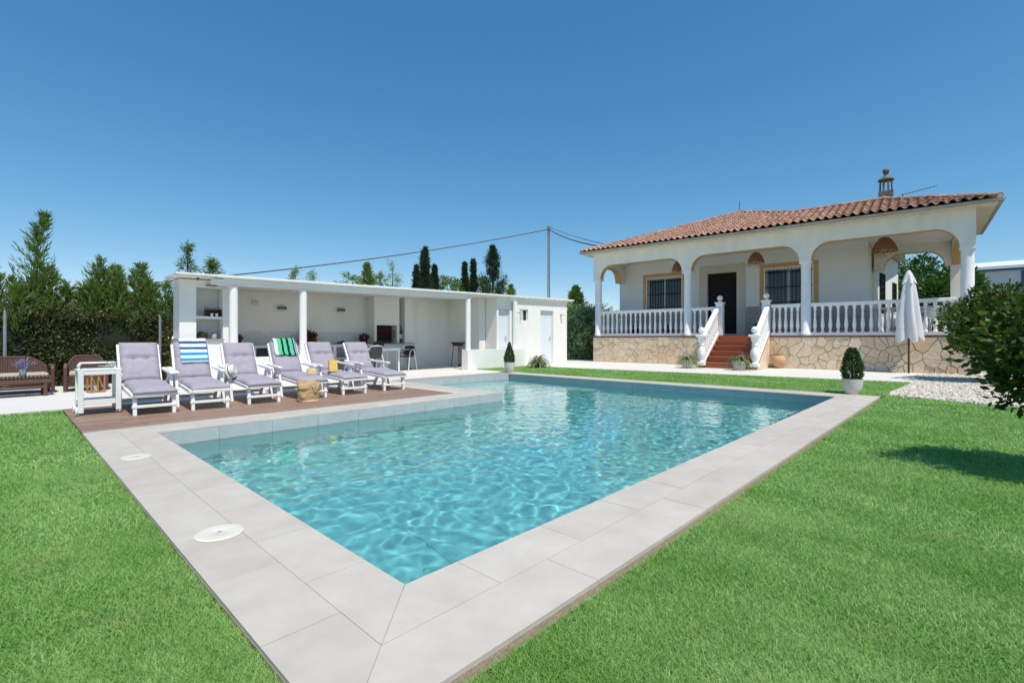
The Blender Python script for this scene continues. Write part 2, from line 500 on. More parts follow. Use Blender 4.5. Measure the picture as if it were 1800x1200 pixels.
# ------------------------------------------------------------------ ground, paving, lawns
PX0, PX1, PY0, PY1 = 1.18, 10.33, 1.75, 6.55        # main basin
RX0, RY1 = 6.65, 9.92                               # recess with the steps
CW = .58                                            # coping width
OX0, OX1, OY0, OY1 = PX0 - CW, PX1 + CW, PY0 - CW, RY1 + CW
DY0, DY1, DX1 = PY1 + CW, 9.72, RX0 - CW - .12      # wooden-look deck

def sheet(name, polys, z, m, th=None):
    b = MB()
    for p in polys:
        if th: b.prism(p, z - th, z)
        else:
            n = len(p); b.add([(x, y, z) for x, y in p], [tuple(range(n))])
    return structure(b.build(name, m))

def rect(x0, x1, y0, y1): return [(x0, y0), (x1, y0), (x1, y1), (x0, y1)]
G = 900
sheet('ground', [rect(-G, OX0 + .1, -G, G), rect(OX1 - .1, G, -G, G), rect(OX0 + .1, OX1 - .1, -G, OY0 + .1), rect(OX0 + .1, OX1 - .1, DY0 + .05, G)][:3]
      + [[(OX0 + .1, DY0 - .05), (RX0 - CW + .1, DY0 - .05), (RX0 - CW + .1, OY1 - .1), (OX1 - .1, OY1 - .1), (OX1 - .1, G), (OX0 + .1, G)]], -.10, 'ground')
STRIP = [(OX1, OY0), (14.62, 1.0), (13.35, 12.0), (OX1, 12.0)]
sheet('pavement', [rect(-14, OX0, 9.8, 16.2), [(OX0, DY1), (RX0 - CW, DY1), (RX0 - CW, 16.2), (OX0, 16.2)], rect(DX1, RX0 - CW, DY0, DY1),
                   rect(RX0 - CW, OX1, OY1, 16.2),
                   [(OX1, 12.0), (13.35, 12.0), (14.62, 1.0), (18.2, 1.12), (18.6, .9), (19.9, .9), (19.9, 30), (OX1, 30)]], -.004, 'pavement', .09)
LAWN_A = [(-20, 9.8), (-20, -12), (OX0 - .004, -12), (OX0 - .004, 9.8)]
LAWN_B = [(OX0 - .015, OY0 - .03), (OX0 - .015, -12), (6.5, -12), (10.80, -.40), (11.36, OY0 - .03)]
def noisy(poly, step=.25, amp=.012, seed=0):
    out = []
    for i, p in enumerate(poly):
        q = poly[(i + 1) % len(poly)]
        L = math.dist(p, q); n = max(1, min(80, int(L / step)))
        nx, ny = (q[1] - p[1]) / L, -(q[0] - p[0]) / L
        for k in range(n):
            t = k / n
            a = 0 if k == 0 else amp * noise.noise((p[0] + (q[0] - p[0]) * t, p[1] + (q[1] - p[1]) * t, seed))
            out.append((p[0] + (q[0] - p[0]) * t + nx * a, p[1] + (q[1] - p[1]) * t + ny * a))
    return out
sheet('lawn', [LAWN_A, noisy(LAWN_B, .3, .02, 3)], -.030, 'turf', .06)
sheet('lawn_strip', [noisy(STRIP, .3, .05, 8)], .004, 'turf', .03)
GRAVEL = [(11.40, OY0 - .03), (18.1, 1.10), (18.6, .88), (22, .88), (22, -8), (7.9, -8), (10.84, -.40)]
sheet('gravel_bed', [GRAVEL], -.035, 'gravel_base', .05)

def inside(poly, P):
    x, y = P[:, 0], P[:, 1]; c = np.zeros(len(P), bool); n = len(poly)
    for i in range(n):
        x0, y0 = poly[i]; x1, y1 = poly[(i + 1) % n]
        cond = ((y0 > y) != (y1 > y)) & (x < (x1 - x0) * (y - y0) / (y1 - y0 + 1e-12) + x0)
        c ^= cond
    return c

def blades(name, polys, z, rings, seed):
    r = np.random.default_rng(seed); Vs = []
    for r0, r1, dens, w, h in rings:
        n = int((2 * r1) ** 2 * dens)
        done = 0
        while done < n:                                   # in chunks
            k = min(1_500_000, n - done); done += k
            P = r.uniform(-r1, r1, (k, 2))
            d = np.hypot(P[:, 0], P[:, 1])
            f = P[:, 0] * .7253 + P[:, 1] * .688
            P = P[(d >= r0) & (d < r1) & (f > d * .05)]
            keep = np.zeros(len(P), bool)
            for q in polys: keep |= inside(q, P)
            P = P[keep]
            m = len(P)
            if not m: continue
            a = r.uniform(0, 2 * math.pi, m)
            lean = r.normal(0, .75, (m, 2))
            hh = h * r.uniform(.6, 1.15, m)
            ww = w * r.uniform(.7, 1.2, m)
            base = np.column_stack([P, np.full(m, z)])
            side = np.column_stack([np.cos(a) * ww, np.sin(a) * ww, np.zeros(m)])
            tip = base + np.column_stack([lean * hh[:, None], hh])
            Vs.append(np.stack([base - side, base + side, tip], 1))
    V = np.concatenate(Vs)
    o = link(bpy.data.objects.new(name, poly_mesh(name, V, 3, 'grass_blade')))
    o['kind'] = 'stuff'
    return o
blades('grass', [LAWN_A, LAWN_B], -.030,
       [(1.0, 2.2, 62000, .0020, .018), (2.2, 3.5, 38000, .0025, .020), (3.5, 5.5, 16000, .0036, .023), (5.5, 9, 5000, .006, .027), (9, 14, 1500, .010, .03)], 5)
tag(bpy.data.objects['grass'], 'short bright green artificial grass round the pool paving', 'grass')
g2 = blades('grass_strip', [STRIP], .004, [(10, 14, 2400, .008, .03), (14, 19, 1500, .012, .03)], 6)
tag(g2, 'narrow band of green artificial grass beyond the far pool edge', 'grass')

# white gravel
def pebbles():
    r = np.random.default_rng(3)
    P = np.column_stack([r.uniform(9.5, 19.9, 26000), r.uniform(-4.5, 1.12, 26000)])
    P = P[inside(GRAVEL, P)]
    ico = np.array([(0, 0, 1), (.9, 0, .3), (.28, .86, .3), (-.73, .53, .3), (-.73, -.53, .3), (.28, -.86, .3)], float)
    tri = [(0, 1, 2), (0, 2, 3), (0, 3, 4), (0, 4, 5), (0, 5, 1)]
    low = ico[1:] * [1.02, 1.02, 0] + [0, 0, -.3]
    n = len(P)
    s = r.uniform(.018, .042, (n, 1, 1)) * r.uniform(.7, 1.25, (n, 1, 3)); s[:, :, 2] *= .6
    a = r.uniform(0, 6.28, n); ca, sa = np.cos(a), np.sin(a)
    pts = np.concatenate([ico, low])[None] * s * (1 + r.normal(0, .14, (n, 11, 3)))
    x = pts[:, :, 0] * ca[:, None] - pts[:, :, 1] * sa[:, None]; y = pts[:, :, 0] * sa[:, None] + pts[:, :, 1] * ca[:, None]
    pts = np.stack([x + P[:, :1], y + P[:, 1:], pts[:, :, 2] - .025 + r.uniform(0, .02, (n, 1))], 2)
    faces = tri + [(1 + i, 6 + i, 6 + (i + 1) % 5) for i in range(5)] + [(1 + i, 6 + (i + 1) % 5, 1 + (i + 1) % 5) for i in range(5)]
    F = (np.array(faces)[None] + (np.arange(n) * 11)[:, None, None]).reshape(-1, 3)
    me = bpy.data.meshes.new('gravel')
    me.vertices.add(n * 11); me.vertices.foreach_set('co', pts.reshape(-1).astype(np.float32))
    k = len(F); me.loops.add(k * 3); me.polygons.add(k)
    me.loops.foreach_set('vertex_index', F.reshape(-1).astype(np.int32))
    me.polygons.foreach_set('loop_start', np.arange(0, 3 * k, 3, dtype=np.int32)); me.polygons.foreach_set('loop_total', np.full(k, 3, np.int32))
    me.materials.append(MATS['gravel']); me.update(calc_edges=True)
    o = link(bpy.data.objects.new('gravel', me))
    tag(o, 'loose bed of whitish pebbles between lawn and stone terrace', 'gravel', kind='stuff')
pebbles()

# ------------------------------------------------------------------ pool
def clip(poly, a, b, c):
    """keep a*x+b*y<=c"""
    out = []
    for i, p in enumerate(poly):
        q = poly[(i + 1) % len(poly)]
        dp, dq = a * p[0] + b * p[1] - c, a * q[0] + b * q[1] - c
        if dp <= 1e-9: out.append(p)
        if (dp < -1e-9 and dq > 1e-9) or (dp > 1e-9 and dq < -1e-9):
            t = dp / (dp - dq); out.append((p[0] + (q[0] - p[0]) * t, p[1] + (q[1] - p[1]) * t))
    return out
def inset(poly, d):
    n = len(poly); out = poly
    for i in range(n):
        p, q = poly[i], poly[(i + 1) % n]
        L = math.dist(p, q)
        if L < 1e-6: continue
        nx, ny = (q[1] - p[1]) / L, -(q[0] - p[0]) / L      # outward for ccw
        out = clip(out, nx, ny, nx * p[0] + ny * p[1] - d)
        if len(out) < 3: return []
    return out

cop = MB()
q = .03
ring = [rect(OX0, OX1, OY0, PY0 - q), rect(OX0, PX0 - q, PY0 - q, DY0), rect(PX1 + q, OX1, PY0 - q, OY1), rect(PX0 - q, RX0 - q, PY1 + q, DY0), rect(RX0 - CW, RX0 - q, DY0, RY1 + q), rect(RX0 - CW, PX1 + q, RY1 + q, OY1)]
for r_ in ring: cop.prism(r_, -.085, -.016)
coping = structure(cop.build('pool_coping', 'coping_base'))
gr = MB()
for r_ in ring:
    r_ = inset(r_, .003)
    gr.prism(r_, -.0158, -.0022)
gr.build('grout', 'grout', coping)
TL = .60
def run(axis, a0, a1, b0, b1, cuts, off, inner_hi=True):
    rows = [(b0, (b0 + b1) / 2), ((b0 + b1) / 2, b1)]
    for ri, (q0, q1) in enumerate(rows):
        s = a0 - off[ri]
        while s < a1:
            p0, p1 = max(s, a0), min(s + TL * (1 if ri != off[2] else 2), a1)
            s += TL * (1 if ri != off[2] else 2)
            if p1 - p0 < .02: continue
            poly = rect(p0, p1, q0, q1) if axis == 'x' else rect(q0, q1, p0, p1)
            for c in cuts: poly = clip(poly, *c)
            poly = inset(poly, .0014) if len(poly) > 2 else []
            if len(poly) < 3: continue
            cx = sum(p[0] for p in poly) / len(poly); cy = sum(p[1] for p in poly) / len(poly)
            z = random.uniform(-.0006, .0006)
            MB().prism([(x - cx, y - cy) for x, y in poly], -.0155, 0).build('coping_tile', 'coping', coping, loc=(cx, cy, z))
run('x', OX0, OX1, OY0, PY0, [(-1, 1, OY0 - OX0), (1, 1, OY0 + OX1)], (.02, .33, 0))
run('y', OY0, DY0, OX0, PX0, [(1, -1, OX0 - OY0), (1, 1, OX0 + DY0)], (.02, .30, -1))
run('y', OY0, OY1, PX1 - .03, OX1, [(-1, -1, -(OX1 + OY0)), (-1, 1, OY1 - OX1)], (.1, .4, -1))
run('x', OX0, RX0, PY1, DY0, [(-1, -1, -(OX0 + DY0)), (1, 1, RX0 + PY1)], (.2, .5, -1))
run('y', PY1, OY1, RX0 - CW, RX0, [(-1, -1, -(RX0 + PY1)), (1, 1 * 1, 99) if False else (-1, 1, OY1 - (RX0 - CW))], (.25, .55, -1))
run('x', RX0 - CW, OX1, RY1, OY1, [(1, -1, -(OY1 - (RX0 - CW))), (1, -1, OX1 - OY1)], (.15, .45, -1))

# basin shell: inner faces of walls and floor
FZ = -1.38
SH = .012
outline = [(PX0 - SH, PY0 - SH), (PX1 + SH, PY0 - SH), (PX1 + SH, RY1 + SH), (RX0 - SH, RY1 + SH), (RX0 - SH, PY1 + SH), (PX0 - SH, PY1 + SH)]
sh = MB(); n = len(outline)
sh.add([(x, y, FZ - .02) for x, y in outline] + [(x, y, -.02) for x, y in outline],
       [tuple(range(n))] + [(i, (i + 1) % n, n + (i + 1) % n, n + i) for i in range(n)])
basin = structure(sh.build('pool_basin', 'pool_shell'))
POOL_OBJS = [basin]
# waterline tiles (vertical panels)
def wall_tiles(p, q, nrm):
    L = math.dist(p, q); k = max(1, round(L / .6)); w = L / k
    d = ((q[0] - p[0]) / L, (q[1] - p[1]) / L)
    for z0, z1, m in ((-.325, -.004, 'waterline_tile'), (-.85, -.329, 'pool_floor'), (-1.375, -.854, 'pool_floor')):
        me = None
        for i in range(k):
            cx, cy = p[0] + d[0] * w * (i + .5), p[1] + d[1] * w * (i + .5)
            if me is None:
                b = MB(); a = math.atan2(d[1], d[0])
                b.box(-w / 2 + .0018, w / 2 - .0018, -.006, .004, z0, z1)
                me = b.mesh('wall_tile', m)
            o = inst('waterline_tile' if m == 'waterline_tile' else 'wall_tile', me, basin, (cx - nrm[0] * .008, cy - nrm[1] * .008, 0), (0, 0, math.atan2(d[1], d[0])))
            POOL_OBJS.append(o)
wall_tiles((PX0, PY1), (RX0, PY1), (0, -1))
wall_tiles((RX0, PY1), (RX0, RY1), (1, 0))
wall_tiles((RX0, RY1), (PX1, RY1), (0, -1))
wall_tiles((PX1, PY0), (PX1, RY1), (-1, 0))
wall_tiles((PX0, PY0), (PX1, PY0), (0, 1))
wall_tiles((PX0, PY0), (PX0, PY1), (1, 0))
# floor tiles
fx = (PX1 - PX0) / 15; fy = (PY1 - PY0) / 8
fme = MB().box(-fx / 2 + .0015, fx / 2 - .0015, -fy / 2 + .0015, fy / 2 - .0015, -.012, 0).mesh('floor_tile', 'pool_floor')
for i in range(15):
    for j in range(8):
        POOL_OBJS.append(inst('floor_tile', fme, basin, (PX0 + fx * (i + .5), PY0 + fy * (j + .5), FZ)))
# steps of the recess
stp = MB()
stp.box(RX0, PX1 - .9, PY1 + 1.5, RY1, FZ, -.42)
for i in range(3):
    stp.box(RX0, PX1 - .9, PY1 + 1.5 - .36 * (i + 1), PY1 + 1.5 - .36 * i, FZ, -.42 - .24 * (i + 1))
stp.box(PX1 - .9, PX1 - .55, PY1 + .42, RY1, FZ, -.66)
stp.box(PX1 - .55, PX1, PY1 + .2, RY1, FZ, -.90)
o = stp.build('pool_step', 'shelf_tile', basin); POOL_OBJS.append(o)
for i in range(3):
    o = MB().tube([(PX1 - .004, 2.6 + i * 1.9, -.36), (PX1 - .03, 2.6 + i * 1.9, -.36)], .045, 12).build('return_jet', 'white_plastic', basin)
    POOL_OBJS.append(o)
for o in POOL_OBJS: o.cycles.is_caustics_receiver = True

# water
def water():
    st = .022
    xs = np.arange(PX0 - .006, PX1 + .0061, st); ys = np.arange(PY0 - .006, RY1 + .0061, st)
    xs[-1] = PX1 + .006; ys[-1] = RY1 + .006
    nx, ny = len(xs), len(ys)
    idx = -np.ones((ny, nx), int); vs = []
    for j, y in enumerate(ys):
        for i, x in enumerate(xs):
            if y > PY1 + .02 and x < RX0 - .02: continue
            wx = x + .10 * noise.noise((x * 1.3, y * 1.3, 9)); wy = y + .10 * noise.noise((x * 1.3, y * 1.3, 19))
            far = min(1.0, max(.0, (x - 2.5) / 5))
            h = .0040 * noise.noise((wx * 4.6, wy * 4.6, .3)) + .0019 * noise.noise((wx * 8.5, wy * 8.5, 4.1)) * (1 + .5 * far) \
                + .004 * noise.noise((x * 1.1, y * 1.1, 2.0)) + .0008 * (.5 + far) * noise.noise((wx * 16, wy * 16, 7.0))
            idx[j, i] = len(vs); vs.append((x, y, -.16 + h))
    a, b_, c, d = idx[:-1, :-1], idx[:-1, 1:], idx[1:, 1:], idx[1:, :-1]
    ok = (a >= 0) & (b_ >= 0) & (c >= 0) & (d >= 0)
    F = np.stack([a[ok], b_[ok], c[ok], d[ok]], 1)
    me = bpy.data.meshes.new('pool_water')
    me.vertices.add(len(vs)); me.vertices.foreach_set('co', np.array(vs, np.float32).reshape(-1))
    k = len(F); me.loops.add(4 * k); me.polygons.add(k)
    me.loops.foreach_set('vertex_index', F.reshape(-1).astype(np.int32))
    me.polygons.foreach_set('loop_start', np.arange(0, 4 * k, 4, dtype=np.int32)); me.polygons.foreach_set('loop_total', np.full(k, 4, np.int32))
    me.polygons.foreach_set('use_smooth', np.ones(k, bool))
    me.materials.append(MATS['water']); me.update(calc_edges=True)
    o = link(bpy.data.objects.new('pool_water', me))
    o.cycles.is_caustics_caster = True
    structure(o)
water()

# skimmer lids in the paving
for i, (x, y, r, lab) in enumerate(((.805, 5.33, .112, 'round cream plastic skimmer lid set in the paving nearer the deck'), (.80, 2.93, .118, 'round cream plastic skimmer lid set in the paving nearest the lower left lawn'))):
    t = thing('skimmer_lid', lab, 'skimmer lid', (x, y, .001), group='skimmer lids in the coping')
    MB().lathe([(r, 0), (r, .004), (r - .006, .008), (r - .016, .008)], n=40).build('rim', 'lid_plastic', t, smooth=True)
    MB().lathe([(r - .0165, 0), (r - .0165, .0075), (.03, .0095), (.028, .0085), (.001, .0085)], n=40).build('cover', 'lid_plastic', t, smooth=True)
    MB().box(-.010, .010, -.003, .003, .008, .0098).build('finger_slot', 'black', t)

# deck
dk = structure(MB().prism(rect(OX0, DX1, DY0, DY1), -.085, -.017).build('deck', 'deck_base'))
rows = 17; pw = (DY1 - DY0) / rows
for j in range(rows):
    x = OX0 - random.uniform(0, .9)
    while x < DX1:
        a, b_ = max(x, OX0), min(x + 1.2, DX1); x += 1.2
        if b_ - a < .03: continue
        me = MB().box(-(b_ - a) / 2 + .0015, (b_ - a) / 2 - .0015, -pw / 2 + .0018, pw / 2 - .0018, -.016, 0).mesh('plank', 'plank')
        inst('plank', me, dk, ((a + b_) / 2, DY0 + pw * (j + .5), random.uniform(-.001, .0005)))
# ------------------------------------------------------------------ pool house (world axes)
ph = thing('pool_house', 'long low white pool house with open porch kitchen and storage room', 'pool house', (2.5, 12.1, 0))
PO = Vector((2.5, 12.1, 0))
def P_(mb, name, m, parent=None, **k):
    """build in world axes, then hang under the pool house"""
    par = parent or ph
    off = PO.copy()
    q = par
    while q is not None and q is not ph:
        off = off + q.location; q = q.parent
    mb.v = [(x - off.x, y - off.y, z - off.z) for x, y, z in mb.v]
    return mb.build(name, m, par, **k)
def roof_z(x): return 2.44 + (x - 2.5) * (2.665 - 2.44) / 14.1
def slabbox(b, x0, x1, y0, y1, top0, th, n=1):
    """slab whose top follows the roof line"""
    v = []
    for z in (-th, 0):
        for y in (y0, y1):
            for x in (x0, x1):
                v.append((x, y, roof_z(x) + top0 + z))
    return b.add(v, [(0, 2, 3, 1), (4, 5, 7, 6), (0, 1, 5, 4), (2, 6, 7, 3), (0, 4, 6, 2), (1, 3, 7, 5)])
# roof: slab, fascia pieces, front beam
b = MB(); slabbox(b, 3.4, 12.9, 12.16, 15.3, -.012, .07); slabbox(b, 12.9, 16.62, 12.26, 15.3, -.012, .07); slabbox(b, 2.50, 3.4, 12.16, 13.2, -.012, .05); P_(b, 'roof', 'white_wall')
for i, (x0, x1) in enumerate(((2.49, 3.25), (3.253, 5.6), (5.603, 8.2), (8.203, 10.9), (10.903, 12.9), (12.903, 14.8), (14.803, 16.66))):
    b = MB(); slabbox(b, x0, x1, (12.07 if x0 < 12.8 else 12.19) - (.03 if i else 0), 12.157 if x0 < 12.8 else 12.257, .003 * (i % 2), .05 if i else .035); P_(b, 'fascia', 'white_paint')
b = MB()
slabbox(b, 3.2, 10.86, 12.16, 12.36, -.085, .12); P_(b, 'front_beam', 'white_wall')
# corrugated edges of the sheet roof showing above the fascia
b = MB()
for i in range(46):
    x = 2.7 + i * .30
    b.tube([(x, 12.12, roof_z(x) + .0), (x, 15.2, roof_z(x) + .0)], .018, 6)
P_(b, 'roof_sheet', 'white_paint')
# back and side walls
def wall(x0, x1, y0, y1, z0, z1=None, name='wall', m='white_wall'):
    b = MB()
    if z1 is None:
        v = []
        for z in (0, 1):
            for y in (y0, y1):
                for x in (x0, x1): v.append((x, y, z0 if z == 0 else roof_z(x) - .084))
        b.add(v, [(0, 2, 3, 1), (4, 5, 7, 6), (0, 1, 5, 4), (2, 6, 7, 3), (0, 4, 6, 2), (1, 3, 7, 5)])
    else: b.box(x0, x1, y0, y1, z0, z1)
    return P_(b, name, m)
wall(3.52, 10.15, 15.0, 15.2, -.05, name='back_wall')
wall(10.15, 12.1, 14.7, 14.9, -.05, name='back_wall')
wall(11.9, 12.06, 13.0, 14.698, -.05, name='side_wall')
wall(3.52, 3.76, 12.62, 14.998, -.05, name='partition')
wall(9.78, 10.148, 14.5, 14.998, -.05, name='pier')
# left block with niche
wall(2.66, 3.518, 13.02, 13.14, -.05, name='niche_back')
wall(2.66, 2.98, 12.6, 13.018, 1.03, name='niche_side')
wall(2.982, 3.518, 12.6, 13.018, 2.20, name='niche_head')
wall(2.64, 3.518, 12.55, 13.018, -.05, 1.0, name='cabinet')
wall(2.62, 3.518, 12.5, 13.018, 1.003, 1.03, name='ledge', m='grey_worktop')
wall(2.983, 3.518, 12.63, 13.018, 1.49, 1.545, name='shelf')
# columns on their low walls
def column(x, y, r, z0):
    c = MB().lathe([(r, z0), (r, roof_z(x) - .21)], (x, y, 0), 24); P_(c, 'porch_column', 'white_paint', smooth=True)
    b = MB().box(x - r - .003, x + r + .003, y - r, y + r, roof_z(x) - .208, roof_z(x) - .207 + .001); 
for x, y, z0 in ((3.63, 12.24, .6), (5.22, 12.24, .6), (10.72, 12.2, .66), (13.02, 12.2, .66)): column(x, y, .088, z0)
wall(3.48, 5.36, 12.1, 12.38, -.05, .60, name='low_wall')
wall(10.53, 13.36, 12.0, 12.30, -.05, .66, name='low_wall')
# storage block with openings
_before = set(bpy.data.objects)
def wall_open(x0, x1, y0, y1, ztop, ops, name):
    """front wall pieces around door and window openings (x0,x1,z0,z1)"""
    xs = sorted({x0, x1} | {o[0] for o in ops} | {o[1] for o in ops})
    b = MB()
    def piece(a, c, z0, z1):
        v = []
        for z in (0, 1):
            for y in (y0, y1):
                for x in (a, c):
                    v.append((x, y, z0 if z == 0 else (z1 if z1 is not None else ztop(x))))
        b.add(v, [(0, 2, 3, 1), (4, 5, 7, 6), (0, 1, 5, 4), (2, 6, 7, 3), (0, 4, 6, 2), (1, 3, 7, 5)])
    for a, c in zip(xs, xs[1:]):
        o = [q for q in ops if q[0] <= a + 1e-6 and q[1] >= c - 1e-6]
        if not o: piece(a, c, -.05, None); continue
        o = o[0]
        if o[2] > 0: piece(a, c, -.05, o[2])
        piece(a, c, o[3], None)
    return P_(b, name, 'white_wall')
zt = lambda x: roof_z(x) - .084
wall_open(12.32, 16.52, 12.45, 12.6, zt, [(12.42, 13.0, -.05, 2.10), (13.55, 14.03, 1.69, 2.14), (14.78, 15.6, -.05, 2.15)], 'storage_front')
wall(12.32, 12.44, 12.602, 14.9, -.05, name='side_wall')
wall(12.0, 12.30, 13.02, 13.1, -.05, name='side_wall')  # set back as an alcove, shaped to give shade beside the first door
wall(16.40, 16.52, 12.602, 15.2, -.05, name='side_wall')
wall(12.442, 16.398, 15.05, 15.2, -.05, name='back_wall')
for x0, x1, zt_ in ((12.425, 12.995, 2.095), (14.785, 15.595, 2.145)):
    d = P_(MB().box(x0 + .035, x1 - .035, 12.552, 12.592, .012, zt_ - .035), 'door', 'white_door')
    fr = MB(); fr.box(x0, x0 + .034, 12.54, 12.597, -.01, zt_); fr.box(x1 - .034, x1, 12.54, 12.597, -.01, zt_); fr.box(x0 + .035, x1 - .035, 12.54, 12.597, zt_ - .034, zt_)
    P_(fr, 'door_frame', 'white_door')
    h = MB(); hx = x1 - .10
    h.box(hx - .014, hx + .014, 12.545, 12.5515, .93, 1.13); h.tube([(hx, 12.55, 1.04), (hx, 12.51, 1.04), (hx - .11, 12.505, 1.04)], .009, 8)
    P_(h, 'handle', 'grey_metal')
    if x1 > 14: P_(MB().box(x0 - .03, x1 + .03, 12.40, 12.449, -.004, .02), 'door_sill', 'white_wall')
w = P_(MB().box(13.585, 13.995, 12.53, 12.56, 1.725, 2.105), 'window', 'pane_glass')
fr = MB()
for a in ((13.552, 13.584, 1.692, 2.138), (13.996, 14.028, 1.692, 2.138), (13.585, 13.995, 1.692, 1.724), (13.585, 13.995, 2.106, 2.138), (13.77, 13.80, 1.725, 2.105)):
    fr.box(a[0], a[1], 12.50, 12.575, a[2], a[3])
P_(fr, 'frame', 'white_plastic', parent=w)
P_(MB().box(13.565, 13.59, 12.36, 12.50, 1.73, 2.10), 'open_sash', 'white_plastic', parent=w)
for x, z, l in ((13.36, 1.98, 'flat grey wall lamp beside the small window of the storage room'), (16.10, 2.0, 'flat grey wall lamp right of the last white door')):
    t = thing('wall_lamp', l, 'wall lamp', (x, 12.45, z), group='wall lamps of the pool house')
    MB().box(-.045, .045, -.012, -.001, -.04, .04).build('back_plate', 'lamp_light_grey', t)
    MB().box(-.04, .04, -.17, -.0125, -.014, .014).build('lamp_body', 'lamp_light_grey', t, bevel=.003)
for o_ in set(bpy.data.objects) - _before:               # the block stands almost flush with the porch columns
    if o_.type == 'MESH' and (o_.parent is ph or (o_.parent and o_.parent.parent is ph)):
        for v_ in o_.data.vertices: v_.co.x = (v_.co.x + 2.5) * .988 - 2.5; v_.co.y -= .15
    elif o_.parent is None: o_.location.x *= .988; o_.location.y -= .15
for x, z, l in ((5.75, 1.95, 'dark grey box lamp high on the kitchen wall beside the second porch column'), (7.62, 1.97, 'dark grey box lamp high on the kitchen wall near the chimney')):
    t = thing('wall_lamp', l, 'wall lamp', (x, 15.0, z), group='wall lamps of the pool house')
    MB().box(-.05, .05, -.015, -.001, -.03, .03).build('back_plate', 'lamp_grey', t)
    MB().box(-.12, .12, -.10, -.0155, -.045, .045).build('lamp_body', 'lamp_grey', t, bevel=.004)
t = thing('ceiling_lamp', 'slim dark lamp above the shelves of the wall niche', 'wall lamp', (3.27, 12.6, 2.25))
MB().box(-.11, .11, -.05, -.002, -.012, .012).build('lamp_body', 'lamp_grey', t)
t = thing('security_camera', 'tiny black camera under the left end of the porch roof', 'camera', (2.95, 12.35, roof_z(2.95) - .07))
MB().sphere((0, 0, -.02), .03, 10, 7).build('camera_eye', 'black', t, smooth=True)
MB().box(-.05, .05, -.04, .04, 0, .012).build('mount', 'white_plastic', t)
t = thing('junction_box', 'small white junction box on the shaded kitchen wall', 'junction box', (5.0, 14.999, 2.08))
MB().box(-.09, .09, -.035, 0, -.06, .06).build('box_cover', 'pot_white', t, bevel=.005)
# kitchen counter
def K(name, m, x0, x1, y0, y1, z0, z1, parent=None): return P_(MB().box(x0, x1, y0, y1, z0, z1), name, m, parent)
ct = K('worktop', 'grey_worktop', 3.765, 8.565, 14.40, 14.995, .845, .87)
K('worktop', 'grey_worktop', 8.57, 10.10, 14.36, 14.497, .845, .87)
K('counter_front', 'white_wall', 3.77, 10.10, 14.42, 14.48, .77, .843)
for x in (3.77, 4.75, 5.95, 7.1, 8.2): K('counter_leg', 'white_wall', x, x + .1, 14.43, 14.99, -.01, .769)
K('counter_shelf', 'white_wall', 3.872, 8.198, 14.5, 14.99, .38, .43)
K('counter_leg', 'white_wall', 8.57, 9.46, 14.38, 14.49, -.01, .769)
K('counter_leg', 'white_wall', 9.86, 10.07, 14.38, 14.49, -.01, .769)
K('counter_shelf', 'white_wall', 9.461, 9.859, 14.40, 14.49, .36, .41)
K('counter_back', 'white_wall', 9.461, 9.859, 14.492, 14.498, -.01, .769)
K('dark_opening', 'black', 4.90, 5.75, 14.50, 14.55, .45, .75)  # black panel: the shade inside the open counter bay put into its colour
# barbecue chimney with opening
for x in (8.57, 9.46): P_(MB().box(x, x + .09, 14.5, 14.998, .872, 1.49), 'chimney_cheek', 'white_wall')
b = MB(); v = []
for z in (0, 1):
    for y in (14.5, 14.998):
        for x in (8.57, 9.55): v.append((x, y, 1.4905 if z == 0 else roof_z(x) - .084))
b.add(v, [(0, 2, 3, 1), (4, 5, 7, 6), (0, 1, 5, 4), (2, 6, 7, 3), (0, 4, 6, 2), (1, 3, 7, 5)]); P_(b, 'chimney_breast', 'white_wall')
fire = P_(MB().box(8.661, 9.459, 14.86, 14.99, .872, 1.489), 'barbecue', 'bbq_brick')
bme = MB().box(-.098, .098, -.012, .012, -.034, .034).mesh('brick', 'bbq_brick')
for r in range(8):
    for c in range(5):
        x = 8.66 + (c + (.5 if r % 2 else 0)) * .2 + .0
        if 8.76 <= x <= 9.36: inst('brick', bme, fire, (x - PO.x, 14.846 - PO.y, .91 + r * .076))
for z in (1.12, 1.28): P_(MB().box(8.665, 9.455, 14.56, 14.83, z, z + .012), 'grill_rack', 'rust', parent=fire)
P_(MB().box(8.70, 9.2, 14.56, 14.8, .873, .96), 'firewood', 'black', parent=fire)
# tiled splashback
tme = MB().box(-.146, .146, -.004, .004, -.046, .046).mesh('tile', 'backsplash')
for r in range(4):
    x = 3.80 + (.15 if r % 2 else 0)
    while x + .146 < 8.55:
        inst('tile', tme, ph, (x + .15 - PO.x, 14.994 - PO.y, .92 + r * .0965)); x += .2965

# things on the counter and in the niche
def flowerpot(name, label, loc, r, h, m, cat='potted plant', group=None, base=None):
    t = thing(name, label, cat, loc, group=group)
    MB().lathe([(r * .72, 0), (r * .9, h * .35), (r, h), (r * .92, h), (r * .88, h * .9), (.001, h * .9)], n=20).build('pot', m, t, smooth=True)
    return t
def clump(n, c, R, seed, squash=(1, 1, 1)):
    r = np.random.default_rng(seed)
    d = r.normal(0, 1, (n, 3)); d /= np.linalg.norm(d, axis=1, keepdims=True)
    rad = R * r.uniform(.15, 1, (n, 1)) ** .6
    return np.array(c) + d * rad * np.array(squash), d
t = flowerpot('potted_plant', 'red flowering plant in a dark pot at the left end of the kitchen counter', (4.45, 14.7, .87), .10, .12, 'soil', group='plants on the kitchen counter')
Pp, D = clump(200, (0, 0, .18), .12, 1, (1, 1, .6)); inst('foliage', leaf_mesh('foliage', Pp, D, .06, .6, 'red_flower', seed=1), t)
